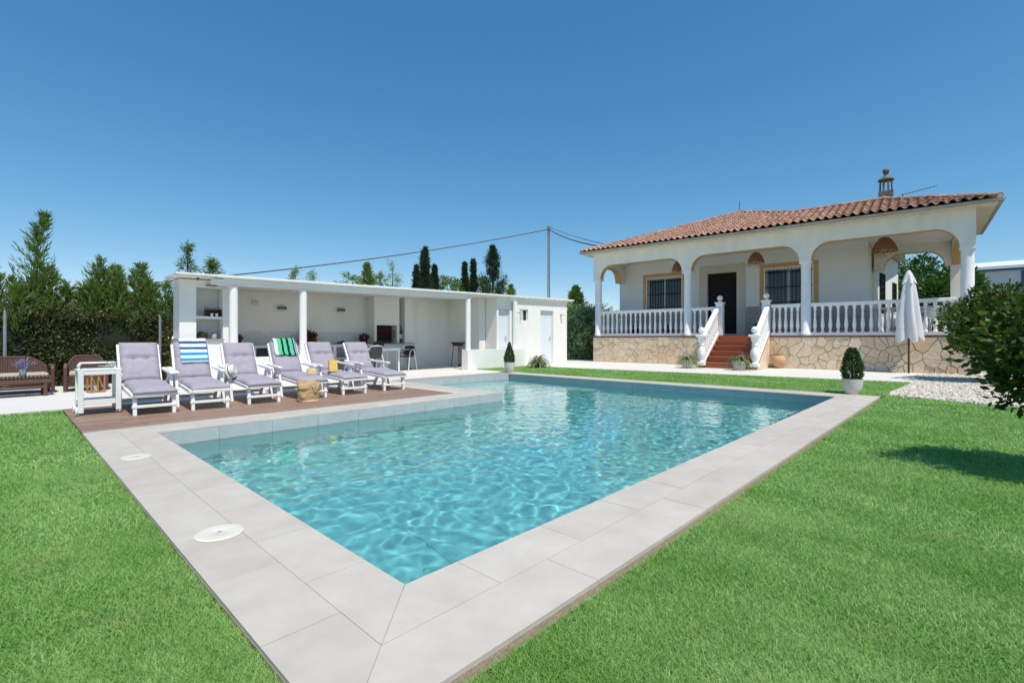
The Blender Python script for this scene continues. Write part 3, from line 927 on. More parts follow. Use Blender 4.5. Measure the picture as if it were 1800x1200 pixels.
t = flowerpot('potted_plant', 'croton with red and green leaves in a dark bowl on the kitchen counter', (6.45, 14.7, .87), .13, .14, 'soil', group='plants on the kitchen counter')
Pp, D = clump(240, (0, 0, .18), .09, 2, (1.3, 1.3, 1)); D[:, 2] += .9; inst('foliage', leaf_mesh('foliage', Pp, D, .20, .32, 'croton', seed=2), t)
t = flowerpot('potted_plant', 'dark red bushy plant in a pot beside the barbecue chimney', (8.3, 14.7, .87), .11, .12, 'soil', group='plants on the kitchen counter')
Pp, D = clump(260, (0, 0, .19), .13, 3, (1, 1, .75)); inst('foliage', leaf_mesh('foliage', Pp, D, .07, .6, 'red_flower', seed=3), t)
t = thing('soap_bottle', 'white pump bottle on the kitchen counter', 'bottle', (5.93, 14.72, .87))
MB().lathe([(.05, 0), (.055, .01), (.055, .15), (.02, .17), (.02, .19)], n=16).build('bottle_body', 'pot_white', t, smooth=True)
MB().tube([(0, 0, .19), (0, 0, .25), (0, -.05, .25)], .008, 8).build('pump', 'black', t)
t = thing('gas_hob', 'black gas hob standing on the kitchen counter', 'hob', (7.55, 14.68, .87))
MB().box(-.16, .16, -.12, .12, 0, .06).build('hob_body', 'black', t, bevel=.008)
MB().tube([(-.1, 0, .075), (.1, 0, .075)], .01, 6).tube([(0, -.1, .075), (0, .1, .075)], .01, 6).tube([(0, 0, .06), (0, 0, .13)], .012, 6).build('burner', 'iron', t)
t = thing('snake_plant', 'tall narrow snake plant in a white pot on legs right of the barbecue', 'potted plant', (9.66, 14.62, .87))
MB().lathe([(.07, .16), (.085, .17), (.085, .32), (.075, .32), (.07, .30), (.001, .30)], n=18).build('pot', 'pot_white', t, smooth=True)
for a in range(3): MB().tube([(.06 * math.cos(a * 2.09), .06 * math.sin(a * 2.09), .17), (.075 * math.cos(a * 2.09), .075 * math.sin(a * 2.09), 0)], .008, 6).build('leg', 'crate_wood', t)
for i, (dx, dy, h) in enumerate(((-.03, 0, .28), (.02, .01, .34), (.0, -.03, .22), (.045, -.01, .2))):
    MB().tube([(dx, dy, .30), (dx * 1.3, dy, .30 + h * .6), (dx * 1.8, dy, .30 + h)], [.02, .018, .003], 6).build('leaf', 'leaf_cypress', t)
t = thing('planter_box', 'small white planter box with dark plant on the lower counter shelf', 'planter', (9.66, 14.44, .41))
MB().box(-.12, .12, -.035, .035, 0, .09).build('planter_shell', 'white_plastic', t, bevel=.004)
Pp, D = clump(120, (0, 0, .12), .1, 4, (1, .3, .5)); inst('foliage', leaf_mesh('foliage', Pp, D, .05, .5, 'leaf_cypress', seed=4), t)
t = thing('wine_crate', 'dark wooden crate on the upper shelf of the wall niche', 'crate', (3.36, 12.8, 1.545))
c = MB(); c.box(-.15, .15, -.10, .10, 0, .012); c.box(-.15, .15, .085, .10, .012, .17); c.box(-.15, -.135, -.1, .0849, .012, .17); c.box(.135, .15, -.1, .0849, .012, .17)
c.build('crate_body', 'crate_wood', t)
MB().tube([(-.14, .09, .17), (-.14, .09, .235), (-.07, .09, .20), (0, .09, .185), (.07, .09, .20), (.14, .09, .235), (.14, .09, .17)], .007, 6).build('handle', 'iron', t)
for dx in (-.06, .04):
    q = thing('cup', 'small white cup before the dark crate, %s' % ('left one' if dx < 0 else 'right one'), 'cup', (3.36 + dx, 12.74 - .09, 1.545), group='cups in the wall niche')
    MB().lathe([(.022, 0), (.03, .07), (.026, .07), (.02, .01), (.001, .01)], n=14).build('cup_body', 'white_plastic', q, smooth=True)
t = thing('plant_basket', 'brown shallow basket of small plants on the niche ledge', 'basket', (3.13, 12.76, 1.03))
MB().lathe([(.10, 0), (.13, .07), (.12, .07), (.10, .05), (.001, .05)], n=18).build('basket_bowl', 'crate_wood', t, smooth=True)
Pp, D = clump(200, (0, 0, .09), .11, 5, (1, 1, .45)); inst('foliage', leaf_mesh('foliage', Pp, D, .05, .5, 'leaf_dark', seed=5), t)
t = thing('glass_jar', 'clear glass jar with dark lid on the niche ledge', 'jar', (3.38, 12.78, 1.03))
MB().lathe([(.05, 0), (.055, .01), (.055, .10), (.045, .12)], n=16).build('jar_glass', 'lamp_light_grey', t, smooth=True)
MB().lathe([(.048, .12), (.048, .14)], n=16).build('lid', 'black', t)

# paella burner on its tripod
t = thing('paella_burner', 'black paella pan on a rusty three legged gas burner stand', 'burner stand', (11.55, 13.7, 0))
MB().lathe([(.17, .80), (.27, .90), (.285, .90), (.18, .79), (.001, .79)], n=28).build('pan', 'black', t, smooth=True)
MB().lathe([(.20, .76), (.20, .785), (.17, .785), (.17, .76)], n=24).build('burner_ring', 'rust', t)
for a in range(3):
    an = a * 2.094 + .5
    MB().tube([(.17 * math.cos(an), .17 * math.sin(an), .77), (.25 * math.cos(an), .25 * math.sin(an), .0)], .013, 8).build('leg', 'rust', t)
MB().tube([(.2, 0, .77), (.31, -.1, .72), (.30, -.14, .6), (.2, -.1, .55), (.05, 0, .58), (0, 0, .75)], .009, 6).build('gas_hose', 'rust', t)
MB().tube([(0, 0, .76), (.02, -.03, .1)], .011, 8).sphere((.02, -.03, .05), .045, 10, 6).build('gas_regulator', 'iron', t)

# dining table and chairs under the porch roof
t = thing('dining_table', 'white framed dining table under the porch roof behind the loungers', 'table', (8.0, 13.55, 0))
MB().box(-.75, .75, -.4, .4, .715, .74).build('table_top', 'pot_white', t, bevel=.006)
MB().box(-.70, .70, -.36, -.335, .655, .714).box(-.70, .70, .335, .36, .655, .714).build('apron', 'white_plastic', t)
for x in (-.68, .68):
    for y in (-.34, .34): MB().tube([(x, y, 0), (x, y, .65)], .028, 10).build('leg', 'white_plastic', t, smooth=True)
t2 = thing('fruit_bowl', 'dark bowl of leaves in the middle of the dining table', 'bowl', (8.1, 13.5, .742))
MB().lathe([(.06, 0), (.16, .06), (.15, .06), (.06, .012), (.001, .012)], n=20).build('bowl_body', 'crate_wood', t2, smooth=True)
Pp, D = clump(160, (0, 0, .09), .14, 6, (1, 1, .5)); inst('foliage', leaf_mesh('foliage', Pp, D, .08, .5, 'leaf_dark', seed=6), t2)
def bistro_chair(label, loc, rz):
    t = thing('bistro_chair', label, 'chair', loc, rz, 'chairs round the dining table')
    MB().box(-.22, .22, -.21, .21, .43, .445).build('seat', 'dark_mesh', t)
    b = MB(); n = 8                                   # curved mesh back
    pts = [(.20 * math.sin(a), .19 + .05 * math.cos(a)) for a in np.linspace(-1.1, 1.1, n)]
    v = []
    for x, y in pts: v += [(x, y - .02, .47), (x * 1.05, y + .05, .80)]
    v += [(x, y + .012, z) for x, y, z in v]
    f = [(2 * i, 2 * i + 2, 2 * i + 3, 2 * i + 1) for i in range(n - 1)] + [(2 * n + 2 * i, 2 * n + 2 * i + 1, 2 * n + 2 * i + 3, 2 * n + 2 * i + 2) for i in range(n - 1)]
    f += [(2 * i + 1, 2 * i + 3, 2 * n + 2 * i + 3, 2 * n + 2 * i + 1) for i in range(n - 1)]
    MB().add(v, f).build('backrest', 'dark_mesh', t)
    for s in (-1, 1):
        MB().tube([(s * .21, -.23, 0), (s * .235, -.21, .42), (s * .25, -.19, .60), (s * .255, -.12, .66), (s * .255, .05, .68), (s * .235, .20, .72), (s * .17, .27, .80)], .0135, 8).build('arm_frame', 'white_plastic', t, smooth=True)
        MB().tube([(s * .25, .05, .675), (s * .23, .2, .44), (s * .24, .30, 0)], .0135, 8).build('rear_leg', 'white_plastic', t, smooth=True)
    MB().tube([(-.17, .27, .80), (0, .29, .82), (.17, .27, .80)], .0135, 8).build('top_rail', 'white_plastic', t, smooth=True)
bistro_chair('black mesh chair with white tube frame at the right end of the table', (9.12, 13.45, 0), -1.1)
bistro_chair('black mesh chair with white tube frame turned away by the barbecue counter', (9.42, 13.85, 0), -2.0)
bistro_chair('black mesh chair on the near long side of the dining table', (7.6, 12.95, 0), 3.05)
bistro_chair('black mesh chair on the far long side of the dining table', (7.9, 14.05, 0), .1)
# ------------------------------------------------------------------ villa (local axes: x along the front, y inwards)
VO = (.6886 * 3.69 + .7253 * 21.9, -.7256 * 3.69 + .688 * 21.9)
VR = math.atan2(-.9981936, .0610997)
villa = thing('villa', 'white single storey villa with arcaded porch, stone base and red tiled roof', 'house', (VO[0], VO[1], 0), VR)
def v2w(t, e, z=0):
    c, s = math.cos(VR), math.sin(VR)
    return (VO[0] + c * t - s * e, VO[1] + s * t + c * e, z)
VL = 12.55; TZ = 1.14; PD = 2.5; WD = 4.92        # length, terrace level, porch depth, wing depth
ST0, ST1 = 5.46, 7.07                              # stair between these
def box(name, m, x0, x1, y0, y1, z0, z1, par=None, **k): return MB().box(x0, x1, y0, y1, z0, z1).build(name, m, par or villa, **k)

# stone base with flagstones
base = MB().box(.012, VL - .012, .012, WD - .012, -.1, TZ - .02).build('stone_base', 'mortar', villa)
def voronoi(w, h, n, seed, relax=1):
    r = random.Random(seed)
    pts = [(r.uniform(0, w), r.uniform(0, h)) for _ in range(n)]
    cells = []
    for it in range(relax + 1):
        cells = []
        for i, p in enumerate(pts):
            c = [(0, 0), (w, 0), (w, h), (0, h)]
            near = sorted((q for q in pts if q is not p), key=lambda q: (q[0] - p[0]) ** 2 + ((q[1] - p[1])) ** 2)[:18]
            for q in near:
                a, b_ = q[0] - p[0], q[1] - p[1]
                c = clip(c, a, b_, (q[0] ** 2 + q[1] ** 2 - p[0] ** 2 - p[1] ** 2) / 2)
                if len(c) < 3: break
            cells.append(c)
        if it < relax:
            pts = [((sum(v[0] for v in c) / len(c)) * .55 + p[0] * .45, (sum(v[1] for v in c) / len(c)) * .55 + p[1] * .45) if len(c) > 2 else p for c, p in zip(cells, pts)]
    return cells
def flagstones(w, h, n, seed, place, parent, m, th=.028):
    r = random.Random(seed + 1)
    for c in voronoi(w, h, n, seed):
        c = inset(c, r.uniform(.0035, .0065)) if len(c) > 2 else []
        if len(c) < 3: continue
        # knock corners off a little
        cx = sum(p[0] for p in c) / len(c); cy = sum(p[1] for p in c) / len(c)
        b = MB(); k = len(c); d = th * r.uniform(.5, 1.6)
        in_ = [((p[0] - cx) * (1 - .012 / max(.05, math.dist(p, (cx, cy)))), (p[1] - cy) * (1 - .012 / max(.05, math.dist(p, (cx, cy))))) for p in c]
        out = [(p[0] - cx, p[1] - cy) for p in c]
        v = [place(x, z, 0) for x, z in out] + [place(x, z, d * .7) for x, z in out] + [place(x, z, d + r.uniform(-.002, .002)) for x, z in in_]
        f = [(i, (i + 1) % k, k + (i + 1) % k, k + i) for i in range(k)] + [(k + i, k + (i + 1) % k, 2 * k + (i + 1) % k, 2 * k + i) for i in range(k)] + [tuple(range(2 * k, 3 * k))]
        b.add(v, f)
        o = b.build('stone', m, parent)
        o.location = place(cx, cy, 0, True)
front_place = lambda x0, z0, y: (lambda x, z, d, org=False: (x0 + x, y, z0 + z) if org else (x, -d, z))
flagstones(ST0 - .10, TZ - .05, 104, 21, front_place(0, .0, .012), base, 'stone')
flagstones(VL - ST1 - .08, TZ - .05, 80, 22, front_place(ST1 + .08, .0, .012), base, 'stone')
flagstones(WD - .05, TZ - .05, 34, 23, lambda x, z, d, org=False: (VL - .012, .03 + x, z) if org else (d, x, z), base, 'stone')
flagstones(WD - .05, TZ - .05, 30, 24, lambda x, z, d, org=False: (.012, .03 + x, z) if org else (-d, x, z), base, 'stone')
box('terrace_slab', 'terrace_edge', -.035, VL + .035, -.035, WD + .02, TZ - .03, TZ)

# arcade walls -----------------------------------------------------------
ZC, ZA, ZW = 3.70, 4.29, 4.84
COLT = [.17, 4.23, 8.31, 12.38]
def arch_profile(a, b, zs, za, r, n=9):
    """points along an opening from a to b: springs at zs, rounded corners, flat top za"""
    rz_ = za - zs
    pts = [(a, zs)]
    for i in range(1, n): 
        t = math.pi / 2 * i / n; pts.append((a + r * (1 - math.cos(t)), zs + rz_ * math.sin(t)))
    pts += [(a + r, za), (b - r, za)]
    for i in range(1, n):
        t = math.pi / 2 * (1 - i / n); pts.append((b - r * (1 - math.cos(t)), zs + rz_ * math.sin(t)))
    pts.append((b, zs))
    return pts
def arcade(opens, lo, hi, ztop):
    """outline polygon of an arcade wall (above the capitals)"""
    poly = [(lo, ZC)]
    for op in opens: poly += op
    poly += [(hi, ZC), (hi, ztop), (lo, ztop)]
    return poly
def strip_profile(prof, th):
    """ochre soffit lining of an opening"""
    out = prof; inn = []
    for i, p in enumerate(prof):
        q0, q1 = prof[max(i - 1, 0)], prof[min(i + 1, len(prof) - 1)]
        L = math.dist(q0, q1); inn.append((p[0] + (q1[1] - q0[1]) / L * th, p[1] - (q1[0] - q0[0]) / L * th))
    return out, inn
CR = .155
fr_ops = [arch_profile(COLT[i] + CR + .02, COLT[i + 1] - CR - .02, ZC, ZA, .56) for i in range(3)]
AT = .30
def lining(prof, along, lo, hi):
    o_, i_ = strip_profile(prof, .012)
    n = len(o_); v, f = [], []
    for y in (lo, hi):
        for p in o_: v.append((p[0], y, p[1]) if along == 'x' else (y, p[0], p[1]))
        for p in i_: v.append((p[0], y, p[1]) if along == 'x' else (y, p[0], p[1]))
    for k in range(n - 1):
        f += [(k, k + 1, n + k + 1, n + k), (2 * n + k, 3 * n + k, 3 * n + k + 1, 2 * n + k + 1), (n + k, n + k + 1, 3 * n + k + 1, 3 * n + k), (k, 2 * n + k, 2 * n + k + 1, k + 1)]
    MB().add(v, f).build('arch_lining', 'ochre_paint', villa)
MB().vprism(arcade(fr_ops, 0, VL, ZW), 0, AT).build('arcade_wall', 'house_wall', villa)
for op in fr_ops: lining(op, 'x', .004, AT - .004)
left_op = arch_profile(AT + .06, PD - .45, ZC, ZA, .5)
MB().xprism(arcade([left_op], AT + .001, PD - .001, ZW), .02, .02 + AT).build('arcade_wall', 'house_wall', villa)
lining(left_op, 'y', .024, AT + .016)
right_op = arch_profile(AT + .06, WD - .40, ZC, ZA, .56)
MB().xprism(arcade([right_op], AT + .001, WD - .001, ZW), VL - .02 - AT, VL - .02).build('arcade_wall', 'house_wall', villa)
lining(right_op, 'y', VL - AT - .016, VL - .024)
rear_op = arch_profile(10.25, VL - .5, ZC, ZA, .56)
MB().vprism(arcade([rear_op], 9.95, VL - .321, ZW), WD - AT, WD - .001).build('arcade_wall', 'house_wall', villa)
lining(rear_op, 'x', WD - AT + .004, WD - .005)
box('pier', 'house_wall', VL - .36, VL - .03, WD - .36, WD - .02, TZ, ZC - .001)
colme = MB().lathe([(CR + .02, TZ + .001), (CR + .02, TZ + .10), (CR, TZ + .13), (CR * .96, ZC - .12), (CR * .96, ZC - .082)], n=28).mesh('porch_column', 'balustrade', True)
capme = MB().box(-CR - .025, CR + .025, -CR - .025, CR + .025, ZC - .08, ZC - .001).mesh('capital', 'balustrade')
for t_ in COLT:
    c = inst('porch_column', colme, villa, (t_, .17, 0)); inst('capital', capme, c)

# house walls with openings ---------------------------------------------
W1 = (1.47, 3.10, 2.36, 3.83); DR = (4.24, 5.44, TZ, 3.84); W2 = (6.53, 8.16, 2.36, 3.83)
def wall_grid(x0, x1, y0, y1, z0, z1, ops, name, m):
    b = MB(); xs = sorted({x0, x1} | {o[0] for o in ops} | {o[1] for o in ops})
    for a, c in zip(xs, xs[1:]):
        o = [q for q in ops if q[0] <= a + 1e-6 and q[1] >= c - 1e-6]
        if not o: b.box(a, c, y0, y1, z0, z1); continue
        o = o[0]
        if o[2] > z0 + 1e-6: b.box(a, c, y0, y1, z0, o[2])
        b.box(a, c, y0, y1, o[3], z1)
    return b.build(name, m, villa)
wall_grid(.02, 9.88, PD, PD + .25, TZ - .1, ZW, [W1, DR, W2], 'front_wall', 'inner_wall')
wm = 'house_wall'
MB().prism([(9.63, PD + .251), (9.88, PD + .251), (9.88, WD - .002), (9.63, WD - .002)], 0, ZW).build('side_wall', wm, villa)
SW = [(9.70, WD), (9.95, WD), (10.55, 11.0), (10.30, 11.0)]
MB().prism(SW, 0, 4.72).build('side_wall', wm, villa)
box('side_wall', wm, .02, .27, PD + .251, 10.7, 0, ZW)
box('back_wall', wm, .271, 10.299, 10.45, 10.7, 0, ZW)
box('porch_ceiling', 'inner_wall', .33, VL - .33, AT + .002, PD - .002, 4.58, 4.62)
box('porch_ceiling', 'inner_wall', 9.89, VL - .33, PD, WD - AT - .002, 4.58, 4.62)
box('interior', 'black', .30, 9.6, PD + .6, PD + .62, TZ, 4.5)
# stone dado in the porch
dado = MB()
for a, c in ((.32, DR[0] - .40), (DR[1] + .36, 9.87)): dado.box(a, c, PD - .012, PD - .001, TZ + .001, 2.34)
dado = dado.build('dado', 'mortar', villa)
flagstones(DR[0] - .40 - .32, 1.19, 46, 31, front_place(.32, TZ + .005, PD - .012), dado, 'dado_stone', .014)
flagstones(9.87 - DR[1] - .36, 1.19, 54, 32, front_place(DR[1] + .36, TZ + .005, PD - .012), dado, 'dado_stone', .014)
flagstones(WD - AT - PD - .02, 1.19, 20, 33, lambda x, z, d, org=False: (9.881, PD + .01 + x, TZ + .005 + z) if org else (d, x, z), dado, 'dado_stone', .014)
# windows
def window(w):
    x0, x1, z0, z1 = w
    o = box('window', 'pane_glass', x0 + .06, x1 - .06, PD + .10, PD + .115, z0 + .06, z1 - .06)
    f = MB()
    for a in ((x0, x0 + .058, z0, z1), (x1 - .058, x1, z0, z1), (x0 + .059, x1 - .059, z0, z0 + .058), (x0 + .059, x1 - .059, z1 - .058, z1), ((x0 + x1) / 2 - .035, (x0 + x1) / 2 + .035, z0 + .059, z1 - .059)):
        f.box(a[0], a[1], PD + .07, PD + .13, a[2], a[3])
    f.build('frame', 'white_plastic', o)
    g = MB(); n = 13
    for i in range(n):
        x = x0 + .03 + (x1 - x0 - .06) * i / (n - 1); g.box(x - .009, x + .009, PD - .03, PD - .012, z0 - .02, z1 - .02)
    for z in (z0 + .12, (z0 + z1) / 2, z1 - .14): g.box(x0 - .02, x1 + .02, PD - .042, PD - .031, z - .014, z + .014)
    for z in (z0 + .12, z1 - .14):
        for x in (x0 - .015, x1 + .015): g.box(x - .009, x + .009, PD - .03, PD + .02, z - .009, z + .009)
    g.build('window_grille', 'iron', o)
    cu = MB()
    for i in range(16):
        a = x0 + .07 + (x1 - x0 - .14) * i / 16
        if .15 < i / 16 < .42: continue
        cu.box(a, a + (x1 - x0 - .14) / 17, PD + .19 + .03 * (i % 2), PD + .21 + .03 * (i % 2), z0 + .05, z1 - .05)
    cu.build('curtain', 'curtain', o)
    b = MB(); e = .21; p = .022
    b.box(x0 - e, x0 - .05, PD - p, PD - .001, z0 - .02, z1 + e); b.box(x1 + .05, x1 + e, PD - p, PD - .001, z0 - .02, z1 + e); b.box(x0 - .05, x1 + .05, PD - p, PD - .001, z1 + .05, z1 + e)
    b.build('window_surround', 'ochre_paint', o)
    b = MB()
    b.box(x0 - .049, x0 - .001, PD - .03, PD - .001, z0 - .02, z1 + .049); b.box(x1 + .001, x1 + .049, PD - .03, PD - .001, z0 - .02, z1 + .049); b.box(x0, x1, PD - .03, PD - .001, z1 + .001, z1 + .049)
    b.build('casing', 'white_paint', o)
    box('sill', 'cream_trim', x0 - .2, x1 + .2, PD - .07, PD + .06, z0 - .055, z0 - .021, o)
window(W1); window(W2)
# front door
x0, x1, z0, z1 = DR
dl = box('front_door', 'dark_door', x0 + .05, (x0 + x1) / 2 - .003, PD + .12, PD + .17, z0 + .09, z1 - .05)
dr = box('front_door', 'dark_door', (x0 + x1) / 2 + .003, x1 - .05, PD + .12, PD + .17, z0 + .09, z1 - .05)
for d_, a, c in ((dl, x0 + .05, (x0 + x1) / 2), (dr, (x0 + x1) / 2, x1 - .05)):
    for za, zb in ((1.35, 1.95), (2.05, 2.45), (2.55, 3.65)):
        b = MB()
        for q in ((a + .10, a + .13, za, zb), (c - .13, c - .10, za, zb), (a + .131, c - .131, za, za + .03), (a + .131, c - .131, zb - .03, zb)):
            b.box(q[0], q[1], PD + .105, PD + .119, q[2], q[3])
        b.build('door_panel', 'dark_door', d_)
b = MB(); b.box(x0, x0 + .048, PD + .09, PD + .2, z0, z1); b.box(x1 - .048, x1, PD + .09, PD + .2, z0, z1); b.box(x0 + .049, x1 - .049, PD + .09, PD + .2, z1 - .048, z1); b.build('door_frame', 'dark_door', villa)
MB().sphere(((x0 + x1) / 2 + .07, PD + .09, 2.2), .03, 10, 6).build('handle', 'grey_metal', dr, smooth=True)
b = MB(); e = .33
b.box(x0 - e, x0 - .001, PD - .045, PD - .001, TZ + .001, z1 + e); b.box(x1 + .001, x1 + e, PD - .045, PD - .001, TZ + .001, z1 + e); b.box(x0, x1, PD - .045, PD - .001, z1 + .001, z1 + e)
b.build('door_surround', 'cream_trim', villa)
box('door_step', 'cream_trim', x0 + .001, x1 - .001, PD - .04, PD + .11, TZ + .001, TZ + .088)
# openings on the sunny side wall
ang = math.atan2(6.08, .6)
def side_piece(name, m, s0, s1, z0, z1, d0, d1, par=None):
    """box on the skewed side wall: s along it, d outwards"""
    c, s = math.cos(ang), math.sin(ang)
    v = [(9.95 + c * q + s * d, WD + s * q - c * d, z) for z in (z0, z1) for d in (d0, d1) for q in (s0, s1)]
    return MB().add(v, [(0, 2, 3, 1), (4, 5, 7, 6), (0, 1, 5, 4), (2, 6, 7, 3), (0, 4, 6, 2), (1, 3, 7, 5)]).build(name, m, par or villa)
for s0, s1, z0, z1 in ((1.1, 2.2, 2.1, 3.75), (4.3, 5.3, 2.3, 3.6)):
    o = side_piece('window', 'pane_glass', s0, s1, z0, z1, .001, .012)
    for a in np.linspace(s0, s1, 8): side_piece('grille_bar', 'iron', a - .01, a + .01, z0, z1, .03, .05, o)
    for z in np.linspace(z0, z1, 7): side_piece('grille_bar', 'iron', s0, s1, z - .012, z + .012, .051, .06, o)
# ------------------------------------------------------------------ stairs
NS = 6; RH = TZ / NS; TR = .33
SX0, SX1 = ST0 + .02, ST1 - .02
for i in range(NS):
    e0 = -TR * (NS - 1 - i) - .02
    if i < NS - 1:
        o = box('step', 'terracotta', SX0, SX1, e0 - .0, -.001 if i == NS - 2 else e0 + TR - .003, -.02, RH * (i + 1) - .022)
        box('tread', 'terracotta', SX0, SX1, e0 - .025, e0 + TR - .027, RH * (i + 1) - .021, RH * (i + 1), o)
    else:
        box('step', 'terracotta', SX0, SX1, -.055, -.0355, RH * 5 + .001, TZ - .002)
EB = -TR * (NS - 1) - .02
for sx, a, c in ((-1, ST0 - .14, ST0 + .018), (1, ST1 - .018, ST1 + .14)):
    w_ = MB().xprism([(EB - .18, -.05), (-.04, -.05), (-.04, TZ - .02), (EB - .18, .03)], a, c).build('stair_wall', 'stone' if False else 'mortar', villa)
    face = (c if sx > 0 else a)
    r_ = random.Random(5)
    for cell in voronoi(-.04 - EB + .18, TZ - .02, 16, 41 + sx):
        L_ = -.04 - EB + .18
        cell = clip(cell, -(TZ - .05) / L_, 1, .02)
        cell = inset(cell, .007) if len(cell) > 2 else []
        if len(cell) < 3: continue
        v = [(face, EB - .18 + y, z) for y, z in cell] + [(face + sx * .014, EB - .18 + y, z) for y, z in cell]; k = len(cell)
        MB().add(v, [tuple(range(k, 2 * k))] + [(i, (i + 1) % k, k + (i + 1) % k, k + i) for i in range(k)]).build('stone', 'stone', w_)
    b = MB().xprism([(EB - .18, .032), (-.04, TZ - .018), (-.04, TZ + .012), (EB - .18, .062)], a - .012, c + .012); b.build('stair_coping', 'terracotta', villa)
# balustrades ------------------------------------------------------------
BH0, BH1 = TZ + .10, 2.13
def bal_prof(h):
    return [(.058, 0), (.058, .05), (.032, .065), (.036, .10), (.056, h * .22), (.060, h * .28), (.050, h * .40), (.036, h * .56), (.031, h * .66), (.044, h * .70), (.030, h * .75), (.036, h * .84), (.040, h * .90), (.052, h * .93), (.052, h)]
balme = MB().lathe(bal_prof(BH1 - BH0), n=10).mesh('baluster', 'balustrade', True)
def balustrade(axis, a, b_, fixed, n):
    o = MB()
    if axis == 'x': o.box(a, b_, fixed - .09, fixed + .09, 2.132, 2.25)
    else: o.box(fixed - .09, fixed + .09, a, b_, 2.132, 2.25)
    o = o.build('handrail', 'balustrade', villa, bevel=.02)
    bb = MB()
    if axis == 'x': bb.box(a, b_, fixed - .085, fixed + .085, TZ + .002, TZ + .098)
    else: bb.box(fixed - .085, fixed + .085, a, b_, TZ + .002, TZ + .098)
    bb.build('base_rail', 'balustrade', o)
    for i in range(n):
        p = a + (b_ - a) * (i + .5) / n
        inst('baluster', balme, o, (p, fixed, BH0) if axis == 'x' else (fixed, p, BH0))
balustrade('x', COLT[0] + CR, COLT[1] - CR, .17, 17)
balustrade('x', COLT[1] + CR, ST0 - .155, .17, 4)
balustrade('x', ST1 + .155, COLT[2] - CR, .17, 5)
balustrade('x', COLT[2] + CR, COLT[3] - CR, .17, 17)
balustrade('y', .17 + CR + .02, PD - .02, .17, 9)
balustrade('y', .17 + CR + .02, WD - .38, COLT[3], 19)
balustrade('x', 9.97, VL - .38, WD - .19, 10)
# newels and stair rails
def newel(x, y, z0, h):
    o = MB()
    o.box(x - .125, x + .125, y - .125, y + .125, z0, z0 + h - .075)
    o = o.build('newel', 'balustrade', villa, bevel=.012)
    MB().box(x - .155, x + .155, y - .155, y + .155, z0 + h - .074, z0 + h).build('cap', 'balustrade', o, bevel=.015)
    MB().lathe([(.09, z0 + h), (.06, z0 + h + .03), (.06, z0 + h + .06)], (x, y, 0), 14).sphere((x, y, z0 + h + .155), .105, 18, 12).build('ball', 'balustrade', o, smooth='all')
    return o
for x in (ST0, ST1): newel(x, .17, TZ + .002, 1.28)
def vase_newel(x, y, z0):
    o = MB().box(x - .13, x + .13, y - .13, y + .13, z0, z0 + .12).build('newel', 'balustrade', villa, bevel=.01)
    MB().lathe([(.11, .12), (.07, .16), (.12, .30), (.145, .42), (.12, .56), (.075, .66), (.10, .72), (.075, .76), (.12, .95), (.135, 1.0)], (x, y, z0), 18).build('vase', 'balustrade', o, smooth=True)
    MB().box(x - .165, x + .165, y - .165, y + .165, z0 + 1.0, z0 + 1.075).build('cap', 'balustrade', o, bevel=.015)
    MB().lathe([(.09, 1.075), (.06, 1.10), (.06, 1.13)], (x, y, z0), 14).sphere((x, y, z0 + 1.235), .11, 18, 12).build('ball', 'balustrade', o, smooth='all')
for x in (ST0 - .06, ST1 + .06):
    vase_newel(x, EB - .05, .09)
    p0, p1 = (x, EB + .09, 1.10), (x, .03, 2.16)
    o = MB().bar(p0, p1, .17, .13).build('handrail', 'balustrade', villa, bevel=.03)
    MB().bar((x, EB + .09, .17), (x, .0, TZ + .10), .15, .09).build('base_rail', 'balustrade', o)
    n = 8
    for i in range(n):
        f = (i + .6) / n; y = p0[1] + (p1[1] - p0[1]) * f
        za = .22 + (TZ - .06) * f; zb = 1.04 + 1.06 * f
        inst('baluster', balme, o, (x, y, za), scale=(1, 1, (zb - za) / (BH1 - BH0)))

# ------------------------------------------------------------------ roof
EV, RS = 4.93, .365                     # eave height, slope
pk = (4.9, 4.95); r1 = (7.59, 2.25); r2 = (10.30, 2.25)
E0 = -.42
zf = lambda e: EV + RS * (e - E0)
pl = [(-.40, E0), (13.0, E0), r2, r1, pk]
v = [(-.40, E0, EV), (13.0, E0, EV), (*r2, zf(2.25)), (*r1, zf(2.25)), (*pk, zf(4.95)),
     (13.0, WD + .40, EV), (10.25, WD + .40, EV), (10.25, 11.0, EV), (-.40, 11.0, EV), (10.15, WD + .40, EV), (7.6, WD + .3, zf(2.25) - .02), (4.9, 5.6, zf(4.95))]
f = [(0, 1, 2, 3, 4), (1, 5, 2), (5, 6, 3, 2), (3, 6, 7, 11, 4), (0, 4, 11, 8), (7, 8, 11)]
MB().add(v, f).add([(x, y, z - .07) for x, y, z in v], [tuple(reversed(q)) for q in f]).build('roof', 'roof_under', villa)
# eave soffit
so = MB()
so.box(-.38, 12.98, -.40, -.001, EV - .13, EV - .08); so.box(VL + .001, 12.98, .0, WD + .36, EV - .13, EV - .08); so.box(-.38, -.001, .0, 10.9, EV - .13, EV - .08)
so.box(9.96, 10.9 - .65 + .6, WD + .38, 10.98, 4.74, 4.79)
so.build('eave_soffit', 'cream_trim', villa)
MB().box(0, VL, .0, .28, ZW + .001, EV - .131).build('cornice', 'house_wall', villa)
